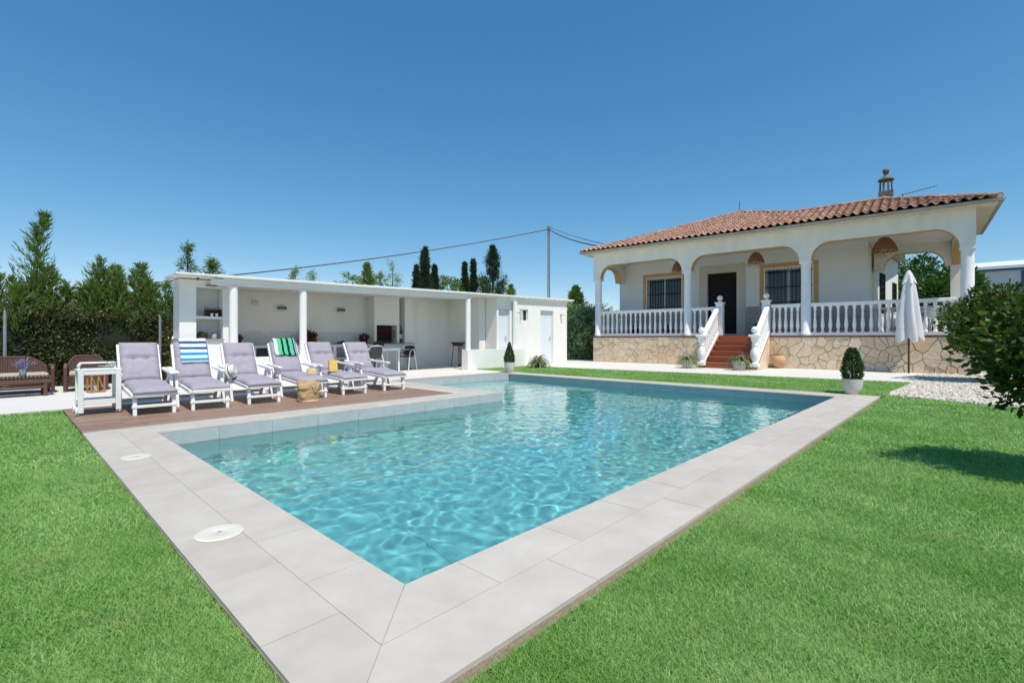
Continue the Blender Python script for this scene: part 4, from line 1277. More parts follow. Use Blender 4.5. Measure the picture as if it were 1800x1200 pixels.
# tiles
def tile_mesh(name, w=.235, L=.43):
    n = 9; v = []
    prof = []
    for i in range(n):
        x = i / (n - 1)
        z = .068 * math.sin(math.pi * x / .58) if x < .58 else -.018 * math.sin(math.pi * (x - .58) / .42)
        prof.append((x * (w + .02) - w / 2, z))
    for y, dz, s in ((0, .038, 1.0), (L, 0, .96)):
        for x, z in prof: v.append((x * s, y, z + dz))
    for x, z in prof: v.append((x, 0, z + .038 - .016))
    f = [(i, i + 1, n + i + 1, n + i) for i in range(n - 1)] + [(2 * n + i, 2 * n + i + 1, i + 1, i) for i in range(n - 1)]
    return v, f
tv, tf = tile_mesh('roof_tile')
tme = MB().add(tv, tf).mesh('roof_tile', 'roof_tile')
sl = math.atan(RS); rowp = .31 * math.cos(sl); colp = .2345
roof_o = [o for o in bpy.data.objects if o.name == 'roof'][-1] if False else bpy.data.objects.new('tiled_roof', None)
link(roof_o, villa)
cands = []
rr = random.Random(9)
nrow = int((4.95 - E0) / rowp) + 1
for j in range(nrow):
    e = E0 - .05 + j * rowp
    for i in range(int(13.4 / colp) + 1):
        t_ = -.36 + i * colp
        ec = e + rowp * .6
        # inside plan outline
        if not inside(pl, np.array([[t_, max(ec, E0 + .02)]]))[0]: continue
        cands.append((t_ + rr.uniform(-.006, .006), e + rr.uniform(-.008, .008), zf(e) + .012 + rr.uniform(-.004, .004), rr.uniform(-.02, .02)))
camv = Vector((0, 0, CAM_H))
cands.sort(key=lambda q: (Vector(v2w(q[0], q[1], q[2])) - camv).length)
for q in cands[:285]:
    inst('roof_tile', tme, roof_o, q[:3], (sl, 0, q[3]))
def tile_mass(lst, name):
    b = MB(); k = len(tv)
    for (x, y, z, M) in lst:
        b.add([M @ Vector(p) + Vector((x, y, z)) for p in tv], tf)
    o = b.build(name, 'roof_tile_mass', roof_o); o['kind'] = 'stuff'; return o
lst = [(q[0], q[1], q[2], Matrix.Rotation(q[3], 3, 'Z') @ Matrix.Rotation(sl, 3, 'X')) for q in cands[285:]]
# the other slopes: right end of the wing, right and left of the main roof
def slope_tiles(poly, org, axis_u, up, nz):
    out = []
    xs = [p[0] for p in poly]; ys = [p[1] for p in poly]
    return out
def other_slope(poly, eave_t, sgn):
    out = []
    for j in range(17):
        t_ = eave_t - sgn * (j * rowp - .05)
        for i in range(60):
            e = -.3 + i * colp
            if not inside(poly, np.array([[t_ - sgn * rowp * .6, e]]))[0]: continue
            M = Matrix.Rotation(math.radians(90 * sgn), 3, 'Z') @ Matrix.Rotation(sl, 3, 'X')
            out.append((t_, e, EV + RS * abs(eave_t - t_) * 1.0 + .012, M))
    return out
lst += other_slope([(13.0, E0), (13.0, WD + .4), r2], 13.0, 1)
lst += other_slope([(10.25, WD + .5), (10.25, 11), (4.9, 5.6), pk, r1], 10.25, 1)
lst += other_slope([(-.40, E0), pk, (4.9, 5.6), (-.40, 11)], -.40, -1)
tile_mass(lst, 'tile_field')
# hip and ridge tiles
def hip_line(p, q, lift=.03):
    p, q = Vector(p), Vector(q); L = (q - p).length; n = max(1, int(L / .36))
    d = (q - p).normalized()
    mm = MB(); k = 7; v, f = [], []
    for y, r_ in ((0, .105), (.42, .088)):
        for i in range(k): a = math.pi * i / (k - 1); v.append((r_ * math.cos(a), y, r_ * .8 * math.sin(a)))
    for i in range(k): a = math.pi * i / (k - 1); v.append((.085 * math.cos(a), 0, .085 * .8 * math.sin(a)))
    f = [(i, i + 1, k + i + 1, k + i) for i in range(k - 1)] + [(2 * k + i, 2 * k + i + 1, i + 1, i) for i in range(k - 1)]
    me = mm.add(v, f).mesh('ridge_tile', 'roof_tile')
    M = Matrix((d.cross(Vector((0, 0, 1))).normalized(), d, d.cross(Vector((0, 0, 1))).normalized().cross(d))).transposed()
    eu = M.to_euler()
    for i in range(n):
        c = p + d * (L * i / n)
        inst('ridge_tile', me, roof_o, (c.x, c.y, c.z + lift + rr.uniform(-.006, .006)), eu)
    mo = MB().tube([p + Vector((0, 0, lift - .035)), q + Vector((0, 0, lift - .035))], .085, 8).build('ridge_mortar', 'ridge_mortar', roof_o)
hip_line((-.40, E0, EV), (*pk, zf(4.95)))
hip_line((*r1, zf(2.25)), (*pk, zf(4.95)))
hip_line((13.0, E0, EV), (*r2, zf(2.25)))
hip_line((*r2, zf(2.25)), (*r1, zf(2.25)))
hip_line((13.0, WD + .4, EV), (*r2, zf(2.25)))
hip_line((-.40, 11.0, EV), (4.9, 5.6, zf(4.95)))
hip_line((10.25, 11.0, EV), (4.9, 5.6, zf(4.95)))
MB().tube([(4.9, 4.95, 6.9), (4.9, 4.95, 7.42)], .012, 6).build('lightning_rod', 'iron', villa)
# gutters
def gutter(p, q, name='gutter'):
    p, q = Vector(p), Vector(q); d = (q - p).normalized(); a = d.cross(Vector((0, 0, 1)))
    k = 8; v, f = [], []
    for c in (p, q):
        for r_ in (.065, .055):
            for i in range(k): an = math.pi * i / (k - 1); v.append(c + a * r_ * math.cos(an) - Vector((0, 0, 1)) * r_ * math.sin(an))
    for i in range(k - 1): f += [(i, i + 1, 2 * k + i + 1, 2 * k + i), (k + i + 1, k + i, 3 * k + i, 3 * k + i + 1)]
    f += [(0, k, 3 * k, 2 * k), (k - 1, 2 * k + k - 1, 3 * k + k - 1, 2 * k - 1)]
    o = MB().add(v, f).build('gutter', 'gutter_metal', villa)
    L = (q - p).length; n = int(L / .9)
    for i in range(n):
        c = p + d * (L * (i + .5) / n); MB().bar(c + a * .07 + Vector((0, 0, -.01)), c - a * .075 + Vector((0, 0, .03)), .02, .008).build('gutter_bracket', 'iron', o)
gutter((-.45, E0 - .045, EV - .035), (13.05, E0 - .045, EV - .05))
gutter((13.045, E0 - .02, EV - .04), (13.045, WD + .40, EV - .05))
# chimney
cz = 6.0; cx, cy = 10.33, 4.55
c = MB().box(cx - .23, cx + .23, cy - .23, cy + .23, 5.0, 6.72).build('chimney', 'chimney_render', villa)
for k in range(8):
    a = k * math.pi / 4 + .39
    MB().tube([(cx + .20 * math.cos(a), cy + .20 * math.sin(a), 6.72), (cx + .19 * math.cos(a), cy + .19 * math.sin(a), 7.14)], .026, 8).build('lantern_post', 'chimney_render', c)
MB().lathe([(.20, 7.14), (.265, 7.16), (.265, 7.19), (.19, 7.26), (.07, 7.36), (.06, 7.42), (.10, 7.45)], (cx, cy, 0), 16).sphere((cx, cy, 7.53), .11, 14, 9).build('chimney_cap', 'chimney_render', c, smooth=True)

# things on and under the porch
def pendant(label, t_, e, z, r, h):
    w = v2w(t_, e); q = thing('pendant_lamp', label, 'pendant lamp', (w[0], w[1], z), VR, 'woven lamps hanging in the porch')
    MB().lathe([(r, 0), (r * .93, h * .25), (r * .72, h * .62), (r * .42, h * .93), (r * .3, h), (r * .28, h - .02), (r * .40, h * .9), (r * .69, h * .62), (r * .9, h * .25), (r * .965, .0)], n=28).build('lamp_shade', 'lampshade', q, smooth=True)
    MB().tube([(0, 0, h - .01), (0, 0, 4.58 - z)], .008, 6).build('cord', 'black', q)
    MB().sphere((0, 0, h * .45), .05, 10, 8).build('bulb', 'white_paint', q, smooth=True)
    n = 150; rg = np.random.default_rng(int(t_ * 10)); a = rg.uniform(0, 6.283, n)
    l = rg.uniform(.07, .20, n); b = np.column_stack([r * np.cos(a), r * np.sin(a), np.full(n, .012)])
    s = np.column_stack([-np.sin(a), np.cos(a), np.zeros(n)]) * .006
    d = np.column_stack([rg.normal(0, .03, n), rg.normal(0, .03, n), -l])
    q2 = inst('fringe', poly_mesh('fringe', np.stack([b - s, b + s, b + d + s * .3, b + d - s * .3], 1), 4, 'straw'), q)
pendant('woven straw lamp hanging left, before the barred left window', 3.45, 1.2, 3.93, .27, .42)
pendant('woven straw lamp hanging in the middle of the porch right of the door', 6.48, 1.2, 3.95, .30, .40)
pendant('wide woven straw lamp hanging in the right bay of the porch', 10.42, 1.25, 3.95, .36, .46)
w = v2w(9.80, 6.5); 
t = thing('air_conditioner', 'cream air conditioning unit at the sunny side wall of the villa', 'air conditioner', v2w(10.55, 6.3, 0), VR)
MB().box(-.16, .16, -.42, .42, 1.25, 1.85).build('case', 'cream_trim', t, bevel=.01)
MB().box(-.30, .16, -.42, .42, .0, 1.249).build('plinth', 'house_wall', t)
b = MB()
for i in range(7): b.box(.161, .17, -.36 + i * .12 - .008, -.36 + i * .12 + .008, 1.3, 1.8)
for i in range(5): b.box(.171, .178, -.38, .38, 1.32 + i * .11, 1.34 + i * .11)
b.build('fan_grille', 'black', t)
t = thing('tv_antenna', 'thin television antenna beside the roof chimney', 'antenna', v2w(cx + .5, cy + .3, 0), VR)
MB().tube([(0, 0, 5.5), (0, 0, 6.62)], .015, 6).build('mast', 'iron', t)
MB().tube([(0, 0, 6.58), (1.0, .2, 6.78)], .011, 6).build('boom', 'iron', t)
for i in range(9):
    f_ = .1 + i * .1; MB().tube([(f_, f_ * .2 - .14, 6.58 + .2 * f_), (f_, f_ * .2 + .14, 6.58 + .2 * f_)], .006, 5).build('element', 'iron', t)
# silver chairs and table on the right of the terrace
def alu_chair(label, te, rz):
    w = v2w(*te); q = thing('terrace_chair', label, 'chair', (w[0], w[1], TZ), rz, 'silver chairs on the terrace')
    MB().box(-.23, .23, -.22, .22, .43, .45).build('seat', 'alu', q)
    for k in range(4): MB().box(-.2, .2, .235 + .02 * k, .245 + .02 * k, .55 + .085 * k, .61 + .085 * k).build('back_slat', 'alu', q)
    for s in (-1, 1):
        MB().tube([(s * .25, -.24, 0), (s * .26, -.22, .62), (s * .26, -.1, .67), (s * .25, .15, .67), (s * .22, .24, .70), (s * .2, .32, .88)], .014, 8).build('arm_frame', 'alu', q, smooth=True)
        MB().tube([(s * .25, .1, .66), (s * .25, .28, 0)], .014, 8).build('rear_leg', 'alu', q, smooth=True)
alu_chair('silver slatted chair at the terrace rail behind the closed parasol', (11.35, 1.6), 2.6)
alu_chair('silver slatted chair tipped against the terrace table by the last column', (11.9, 2.1), -1.2)
w = v2w(11.2, 2.3); t = thing('terrace_table', 'dark square table on the right of the raised terrace', 'table', (w[0], w[1], TZ), VR)
MB().box(-.4, .4, -.4, .4, .70, .73).build('table_top', 'black', t)
for x in (-.36, .36):
    for y in (-.36, .36): MB().tube([(x, y, 0), (x, y, .70)], .02, 8).build('leg', 'alu', t)

for i, (tt, lab) in enumerate(((1.0, 'dark potted plant on the terrace floor behind the left balusters'), (2.6, 'dark potted plant on the terrace below the left barred window'), (6.35, 'dark potted plant on the terrace right of the front door'))):
    w = v2w(tt, 2.15); t = thing('terrace_pot', lab, 'potted plant', (w[0], w[1], TZ), group='dark pots on the terrace')
    MB().lathe([(.11, 0), (.15, .22), (.135, .22), (.001, .19)], n=18).build('pot', 'lamp_grey', t, smooth=True)
    r_ = np.random.default_rng(70 + i); D = r_.normal(0, 1, (260, 3)); D /= np.linalg.norm(D, axis=1, keepdims=True)
    inst('foliage', leaf_mesh('foliage', D * r_.uniform(.03, .17, (260, 1)) + [0, 0, .30], D, .09, .45, 'leaf_cypress', seed=70 + i), t)
# ------------------------------------------------------------------ loungers and what lies on them
def cushion_mesh(name, outline, w, th, tuft=(), m='cushion', seams=(), seed=0):
    """outline: list of (y,z) along the cushion centre line; puffed pad of width w"""
    nu, nw = 26, 12
    L = [0]
    for a, b_ in zip(outline, outline[1:]): L.append(L[-1] + math.dist(a, b_))
    def at(s):
        s *= L[-1]
        for i in range(len(L) - 1):
            if s <= L[i + 1] + 1e-9:
                t = (s - L[i]) / (L[i + 1] - L[i]); a, b_ = outline[i], outline[i + 1]
                d = ((b_[0] - a[0]) / (L[i + 1] - L[i]), (b_[1] - a[1]) / (L[i + 1] - L[i]))
                return (a[0] + (b_[0] - a[0]) * t, a[1] + (b_[1] - a[1]) * t), (-d[1], d[0])
    v, f = [], []
    for side in (1, -1):
        for i in range(nu + 1):
            s = i / nu; p, nrm = at(s)
            for j in range(nw + 1):
                x = -1 + 2 * j / nw
                edge = (1 - abs(x) ** 5) ** .5 * (1 - abs(2 * s - 1) ** 9) ** .5
                h = th * (.18 + .82 * edge)
                for ts in seams:
                    h *= 1 - .62 * math.exp(-((s - ts) / .026) ** 2)
                for tx, ts in tuft:
                    dd = ((x - tx) * w / 2) ** 2 + ((s - ts) * L[-1]) ** 2
                    h -= th * .62 * math.exp(-dd / .0016)
                h += .009 * noise.noise((x * 2.2, s * 6, side * 3.1 + len(name) + seed * 7.3)) + .0055 * noise.noise((x * 5 + seed, s * 13, 1.0 + seed * 3.7))
                k = h if side > 0 else -th * .22 * edge
                v.append((x * w / 2, p[0] + nrm[0] * k, p[1] + nrm[1] * k))
    A = (nu + 1) * (nw + 1)
    for i in range(nu):
        for j in range(nw):
            a = i * (nw + 1) + j
            f += [(a, a + 1, a + nw + 2, a + nw + 1), (A + a + nw + 1, A + a + nw + 2, A + a + 1, A + a)]
    for i in range(nu):
        for j in (0, nw):
            a = i * (nw + 1) + j; f.append((a, a + nw + 1, A + a + nw + 1, A + a))
    for j in range(nw):
        for i in (0, nu):
            a = i * (nw + 1) + j; f.append((a, a + 1, A + a + 1, A + a))
    return MB().add(v, f).mesh(name, m, 'all')
SEAT = [(-.04, .305), (.0, .315), (.62, .345), (1.27, .36)]
def make_lounger(label, loc, rz):
    t = thing('sun_lounger', label, 'sun lounger', loc, rz, 'white loungers lined up on the wooden-look deck')
    W = .255
    for s in (-1, 1):
        MB().xprism([(-.03, .255), (-.03, .30), (.62, .335), (1.34, .345), (1.34, .295), (.62, .285)], s * W - .02, s * W + .02).build('side_rail', 'white_plastic', t, bevel=.006)
        MB().xprism([(.02, .26), (.10, .27), (.065, 0), (.0, 0)], s * (W - .035) - .022, s * (W - .035) + .022).build('front_leg', 'white_plastic', t, bevel=.006)
        MB().xprism([(.80, .50), (.86, .50), (.72, 0), (.64, 0)], s * (W + .055) - .02, s * (W + .055) + .02).build('middle_leg', 'white_plastic', t, bevel=.006)
        MB().xprism([(.92, .50), (.98, .50), (1.36, 0), (1.28, 0)], s * (W + .055) - .02, s * (W + .055) + .02).build('rear_leg', 'white_plastic', t, bevel=.006)
        MB().xprism([(.70, .515), (.72, .49), (1.36, .53), (1.44, .555), (1.44, .58), (1.34, .56), (.72, .535)], s * (W + .06) - .035, s * (W + .06) + .035).build('armrest', 'white_plastic', t, bevel=.01)
        MB().xprism([(1.25, .33), (1.30, .32), (1.665, .93), (1.62, .95)], s * W - .018, s * W + .018).build('back_rail', 'white_plastic', t, bevel=.006)
    MB().box(-W + .0, W, .0, .03, .10, .14).build('crossbar', 'white_plastic', t, bevel=.006)
    MB().box(-W + .021, W - .021, -.03, .0, .255, .30).build('crossbar', 'white_plastic', t, bevel=.006)
    MB().box(-W - .03, W + .03, 1.255, 1.285, .07, .12).build('crossbar', 'white_plastic', t)
    MB().box(-W + .019, W - .019, 1.625, 1.66, .87, .945).build('back_top', 'white_plastic', t, bevel=.008)
    for i in range(7):
        y = .06 + i * .17; z = .30 + (.03 if y > .5 else y * .05)
        MB().box(-W + .021, W - .021, y, y + .11, z - .012, z).build('slat', 'white_plastic', t)
    for i in range(5):
        a = .18 + i * .17
        y = 1.285 + (1.64 - 1.285) * a; z = .33 + .60 * a
        MB().bar((-W + .019, y, z), (W - .019, y, z), .02, .06).build('slat', 'white_plastic', t)
    k = len(LOU); j = random.uniform(-.012, .012)
    o1 = inst('seat_cushion', cushion_mesh('seat_cushion', SEAT, .495, .062, seams=(.52,), seed=k), t, (j, random.uniform(-.015, .015), 0), (0, 0, random.uniform(-.015, .015)))
    o2 = inst('back_cushion', cushion_mesh('back_cushion', BACKC, .495, .075, tuft=((-.33, .56), (.33, .56)), seams=(.56,), seed=k), t, (j * -.6, 0, random.uniform(-.012, .004)), (0, random.uniform(-.012, .012), 0))
    return t
BACKC = [(1.235, .385), (1.29, .445), (1.615, .965)]
LSPEC = [(1.44, 8.14, -2, 'sun lounger with bare lilac cushion nearest the white serving cart'),
         (2.11, 8.13, -3.5, 'sun lounger with a blue and white striped towel over its back'),
         (2.89, 8.22, -3, 'sun lounger with a white hat on its arm, before the porch wall'),
         (3.70, 8.26, -3.5, 'sun lounger with a green and navy striped towel over its back'),
         (4.52, 8.33, -1, 'sun lounger with a yellow book and sunglasses on its seat'),
         (5.43, 8.41, 0, 'sun lounger with bare lilac cushion at the far end of the row')]
LOU = []
for x, y, a, l in LSPEC:
    LOU.append(make_lounger(l, (x, y, 0), math.radians(a)))
def onl(i, x, y, z):
    o = LOU[i]; c, s = math.cos(o.rotation_euler.z), math.sin(o.rotation_euler.z)
    return (o.location.x + c * x - s * y, o.location.y + s * x + c * y, z)
def towel(i, name, m, label, x0, x1, front, back, u_along):
    """towel over the top of the back of lounger i"""
    o = LOU[i]
    t = thing(name, label, 'towel', o.location, o.rotation_euler.z, 'towels on the loungers')
    d = Vector((0, 1.615 - 1.29, .965 - .445)).normalized(); nrm = Vector((0, -d.z, d.y))
    top = Vector((0, 1.64, .975))
    path = [top - d * front + nrm * .112]
    for k in range(1, 9): path.append(top - d * front * (1 - k / 9) + nrm * (.112 + .004 * math.sin(k * 1.7)))
    path += [top + nrm * .10 + d * .02, top + nrm * .05 + d * .04, top - nrm * .0 + d * .03, top - nrm * .035 + d * .01, top - nrm * .045 - d * back]
    nx = 12; v, f = [], []
    for r_, p in enumerate(path):
        for j in range(nx + 1):
            x = x0 + (x1 - x0) * j / nx
            q = p + nrm * (.008 * noise.noise((x * 9, r_ * .5, i))) - d * (.02 * noise.noise((x * 4, i, 5)) if r_ == 0 else 0)
            v.append((x + .012 * noise.noise((r_ * .6, i, x)), q.y, q.z))
    nr = len(path); A = len(v)
    v += [(a, b_ + nrm.y * -.008, c - nrm.z * .008) for a, b_, c in v]
    for r_ in range(nr - 1):
        for j in range(nx):
            a = r_ * (nx + 1) + j
            f += [(a, a + 1, a + nx + 2, a + nx + 1), (A + a + nx + 1, A + a + nx + 2, A + a + 1, A + a)]
    for r_ in range(nr - 1):
        for j in (0, nx):
            a = r_ * (nx + 1) + j; f.append((a, a + nx + 1, A + a + nx + 1, A + a))
    for j in range(nx):
        for r_ in (0, nr - 1):
            a = r_ * (nx + 1) + j; f.append((a, a + 1, A + a + 1, A + a))
    ob = MB().add(v, f).build('towel_cloth', m, t, smooth='all')
    uv = ob.data.uv_layers.new(name='UVMap'); me = ob.data
    lp = np.empty(len(me.loops), np.int32); me.loops.foreach_get('vertex_index', lp)
    k = lp % A; U = (k % (nx + 1)) / nx; V = np.clip(1 - (k // (nx + 1)) / 9.0, 0, 1)
    uv.data.foreach_set('uv', np.column_stack([U, V]).astype(np.float32).reshape(-1))
    return t
towel(1, 'striped_towel', 'towel_blue', 'blue and white horizontally striped towel over a lounger back', -.17, .22, .46, .3, 1)
towel(3, 'striped_towel', 'towel_green', 'green, navy and white vertically striped towel over a lounger back', -.20, .20, .37, .3, 0)
def hat(name, label, loc, rot, m, band):
    t = thing(name, label, 'hat', loc); t.rotation_euler = rot
    MB().lathe([(.130, .0), (.135, .006), (.098, .012), (.093, .03), (.088, .085), (.07, .105), (.03, .10), (.001, .10)], n=32).build('hat_body', m, t, smooth=True)
    MB().lathe([(.0955, .014), (.095, .034), (.089, .034), (.089, .014)], n=32).build('hat_band', band, t, smooth=True)
hat('sun_hat', 'white brimmed hat with black band hung on a lounger armrest', onl(2, -.34, .74, .50), (math.radians(75), 0, math.radians(50)), 'hat_white', 'black')
hat('straw_hat', 'pale straw hat lying on the seat of the lounger with the green towel', onl(3, .13, .42, .40), (0, 0, .4), 'straw_pale', 'straw_pale')
t = thing('book', 'black book with yellow cover standing open on a lounger seat', 'book', onl(4, -.18, .50, .415), math.radians(-18))
MB().box(-.075, .075, -.004, .0, .0, .215).build('front_cover', 'book_yellow', t, rot=(math.radians(-14), 0, 0))
MB().box(-.072, .072, .001, .018, .003, .21).build('page_block', 'paper', t, rot=(math.radians(-14), 0, 0))
MB().box(-.083, -.0755, -.004, .024, .0, .215).build('spine', 'black', t, rot=(math.radians(-14), 0, 0))
MB().box(-.075, .075, .019, .023, .0, .215).build('back_cover', 'black', t, rot=(math.radians(-14), 0, 0))
b = MB()
for k, (x, z) in enumerate(((-.03, .15), (.02, .12), (-.01, .07), (.035, .05))): b.sphere((x, -.006, z), .018, 10, 4, sq=(1, .15, 1))
b.build('cover_picture', 'straw_pale', t, rot=(math.radians(-14), 0, 0))['kind'] = 'stuff'
t = thing('sunglasses', 'brown sunglasses lying on a lounger seat beside the yellow book', 'sunglasses', onl(4, .07, .56, .418), .3)
for s in (-1, 1):
    MB().sphere((s * .034, 0, .018), .027, 12, 8, sq=(1, .3, .75)).build('lens', 'crate_wood', t, smooth=True)
    MB().tube([(s * .06, .003, .025), (s * .063, .07, .02), (s * .06, .12, .005)], .003, 5).build('temple', 'crate_wood', t)
MB().tube([(-.012, 0, .026), (.012, 0, .026)], .003, 5).build('bridge', 'crate_wood', t)
# basket bag
t = thing('straw_basket', 'natural straw beach basket with slumped rim standing before a lounger', 'basket', (3.50, 7.98, 0), .2)
v, f = [], []; n, mrows = 40, 20
for j in range(mrows + 1):
    h = j / mrows
    for i in range(n):
        a = 2 * math.pi * i / n
        r_ = .140 + .028 * math.sin(h * 2.8) + .034 * h * noise.noise((math.cos(a) * 1.5, math.sin(a) * 1.5, h * 3.5)) + .012 * noise.noise((math.cos(a) * 3, math.sin(a) * 3, h * 7)) + .004 * (j % 2) + .0025 * math.sin(a * 40 + j * 1.6)
        z = .345 * h + (.07 * noise.noise((math.cos(a), math.sin(a), 7)) + .035 * math.cos(a + 2.6)) * h
        v.append((r_ * math.cos(a) * 1.12, r_ * math.sin(a) * .9, z))
for j in range(mrows):
    for i in range(n): f.append((j * n + i, j * n + (i + 1) % n, (j + 1) * n + (i + 1) % n, (j + 1) * n + i))
f.append(tuple(range(n - 1, -1, -1)))
o = MB().add(v, f).build('basket_body', 'straw', t, smooth='all'); md = o.modifiers.new('wall', 'SOLIDIFY'); md.thickness = .008; md.offset = -1
MB().lathe([(.158, 0), (.166, .012), (.158, .026)], n=32).build('base_band', 'straw_pale', t, smooth=True)
for s in (-1, 1):
    MB().tube([(.07 * q, s * .145, .30 + .0) if abs(q) == 1 else (.07 * q, s * (.165 + .02 * (1 - q * q)), .30 - .10 * (1 - q * q)) for q in (-1, -.6, -.2, .2, .6, 1)], .007, 6).build('handle', 'straw_pale', t)

# ------------------------------------------------------------------ serving cart
t = thing('serving_cart', 'white two tier serving cart on wheels left of the loungers', 'cart', (.92, 8.90, 0))
for x in (-.20, .20):
    for y in (-.17, .17): MB().box(x - .03, x + .03, y - .02, y + .02, .045 if x > 0 else .03, .60).build('leg', 'white_plastic', t, bevel=.006)
for z in (.545, .135):
    MB().box(-.169, .169, -.185, -.165, z, z + .07).build('apron', 'white_plastic', t, bevel=.004)
    MB().box(-.169, .169, .165, .185, z, z + .07).build('apron', 'white_plastic', t, bevel=.004)
    MB().box(-.225, -.205, -.149, .149, z, z + .07).build('apron', 'white_plastic', t, bevel=.004)
    MB().box(.205, .225, -.149, .149, z, z + .07).build('apron', 'white_plastic', t, bevel=.004)
MB().box(-.24, .24, -.19, .19, .601, .622).build('top_shelf', 'white_plastic', t, bevel=.008)
MB().box(-.168, .168, -.164, .164, .16, .178).build('lower_shelf', 'white_plastic', t)
MB().bar((-.22, -.15, .622), (-.22, -.15, .66), .025, .025).bar((-.225, -.17, .67), (-.17, .17, .70), .03, .024).bar((-.17, .17, .70), (.20, .17, .70), .03, .024).bar((.20, .17, .622), (.20, .17, .69), .025, .025).bar((-.19, .17, .622), (-.19, .17, .69), .025, .025).build('rail', 'white_plastic', t)
for y in (-.165, .165): MB().lathe([(.055, -.012), (.06, -.008), (.06, .008), (.055, .012)], n=24, M=Matrix.Rotation(math.radians(90), 3, 'Y')).build('wheel', 'white_plastic', t, loc=(-.245, y, .06), smooth=True)
for y in (-.17, .17): MB().sphere((.215, y, .022), .022, 10, 6).build('caster', 'grey_metal', t, smooth=True)
t = thing('spiky_ornament', 'grey silvery spiky ornament lying on the white cart', 'ornament', (1.06, 8.92, .624))
b = MB(); rg = random.Random(4)
for k in range(16):
    a = rg.uniform(0, 6.28); e = rg.uniform(.0, 1.0); l = rg.uniform(.07, .15)
    b.tube([(0, 0, .02), (l * math.cos(a) * math.cos(e), l * math.sin(a) * math.cos(e), .02 + l * math.sin(e))], [.012, .003], 5)
b.build('spikes', 'lamp_light_grey', t)['kind'] = 'stuff'

# ------------------------------------------------------------------ wicker seats
def wicker_seat(name, label, loc, rz, w, cat, group=None):
    t = thing(name, label, cat, loc, rz, group)
    # rounded woven back: vertical ribs
    n = int(w / .022); v, f = [], []
    rib = MB(); frame = []
    for i in range(n + 1):
        x = -w / 2 + w * i / n; q = abs(2 * x / w)
        h = .68 - .26 * max(0, (q - .45) / .55) ** 2.2
        y = .30 - .10 * q ** 3
        rib.tube([(x, y - .06, .28), (x, y, h * .7), (x, y + .04, h)], .0125, 5, caps=False)
        frame.append((x, y + .04, h))
    rib.build('back_weave', 'wicker', t, smooth='all')['kind'] = 'stuff'
    MB().tube(frame, .02, 8).build('back_frame', 'wicker', t, smooth=True)
    b = MB()
    for k in range(7): b.tube([(x_, -.30 + .0, .10 + .03 * k) for x_ in (-w / 2 + .03, w / 2 - .03)], .014, 5)
    b.build('front_weave', 'wicker', t, smooth='all')['kind'] = 'stuff'
    MB().box(-w / 2 + .02, w / 2 - .02, -.30, .22, .26, .30).build('seat_base', 'wicker', t)
    for s in (-1, 1):
        MB().tube([(s * w / 2, -.31, 0), (s * w / 2, -.31, .46), (s * w / 2, -.25, .52), (s * w / 2, .1, .52), (s * (w / 2 - .0), .22, .48)], .03, 8).build('arm', 'wicker', t, smooth=True)
        MB().tube([(s * w / 2, .24, 0), (s * w / 2, .22, .45)], .025, 8).build('rear_leg', 'wicker', t, smooth=True)
        b = MB()
        for k in range(9): b.tube([(s * w / 2, -.29, .14 + .035 * k), (s * w / 2, .2, .14 + .035 * k)], .014, 5)
        b.build('side_weave', 'wicker', t, smooth='all')['kind'] = 'stuff'
    c = MB().box(-w / 2 + .05, w / 2 - .05, -.30, .20, .301, .385).build('seat_cushion', 'sofa_cushion', t, bevel=.03)
    return t
wicker_seat('wicker_sofa', 'brown wicker two seat sofa with cream seat before the hedge', (-.05, 13.12, 0), .06, 1.38, 'sofa')
wicker_seat('wicker_armchair', 'brown wicker armchair behind the white cart', (1.17, 13.1, 0), -.1, .62, 'armchair')
t = thing('wicker_table', 'low brown wicker coffee table in front of the sofa', 'table', (.06, 12.42, 0), .06)
b = MB()
for k in range(22): b.tube([(-.52 + k * .05, -.19, .335), (-.52 + k * .05, .19, .335)], .022, 6)
b.build('table_top', 'wicker', t, smooth='all')['kind'] = 'stuff'
MB().box(-.54, .54, -.20, -.17, .24, .31).box(-.54, .54, .17, .20, .24, .31).build('apron', 'wicker', t)
MB().box(-.52, .52, -.16, .16, .305, .3125).build('table_board', 'wicker', t)
for x in (-.52, .46):
    for y in (-.17, .17): MB().tube([(x, y, 0), (x, y, .30)], .028, 8).build('leg', 'wicker', t, smooth=True)
MB().tube([(-.52, -.17, .16), (.46, -.17, .16)], .016, 6).build('stretcher', 'wicker', t)
t = thing('lavender_vase', 'blue grey glass vase of lavender on the wicker coffee table', 'vase', (.24, 12.40, .357))
MB().lathe([(.04, 0), (.05, .02), (.048, .10), (.052, .13), (.046, .13), (.042, .1), (.001, .02)], n=18).build('vase_body', 'vase_glass', t, smooth=True)
n = 130; rg = np.random.default_rng(8); D = rg.normal(0, .45, (n, 3)); D[:, 2] = 1; D /= np.linalg.norm(D, axis=1, keepdims=True)
P0 = D * rg.uniform(.02, .17, (n, 1)) + [0, 0, .10]
inst('lavender_stem', leaf_mesh('lavender_stem', P0, D, .09, .16, 'lavender', jitter=.15, seed=8), t)['kind'] = 'stuff'
t = thing('wooden_lantern', 'brown wooden lantern with slanted bars standing before the wicker armchair', 'lantern', (1.24, 12.35, 0), .2)
for x in (-.10, .10):
    for y in (-.10, .10): MB().box(x - .012, x + .012, y - .012, y + .012, .02, .33).build('post', 'wood_lantern', t)
MB().box(-.12, .12, -.12, .12, 0, .02).build('base', 'wood_lantern', t); MB().box(-.12, .12, -.12, .12, .33, .35).build('lid', 'wood_lantern', t)
for y in (-.1, .1):
    for x in (-.1, .0): MB().bar((x, y, .325), (x + .1, y, .03), .016, .016).build('slanted_bar', 'wood_lantern', t)
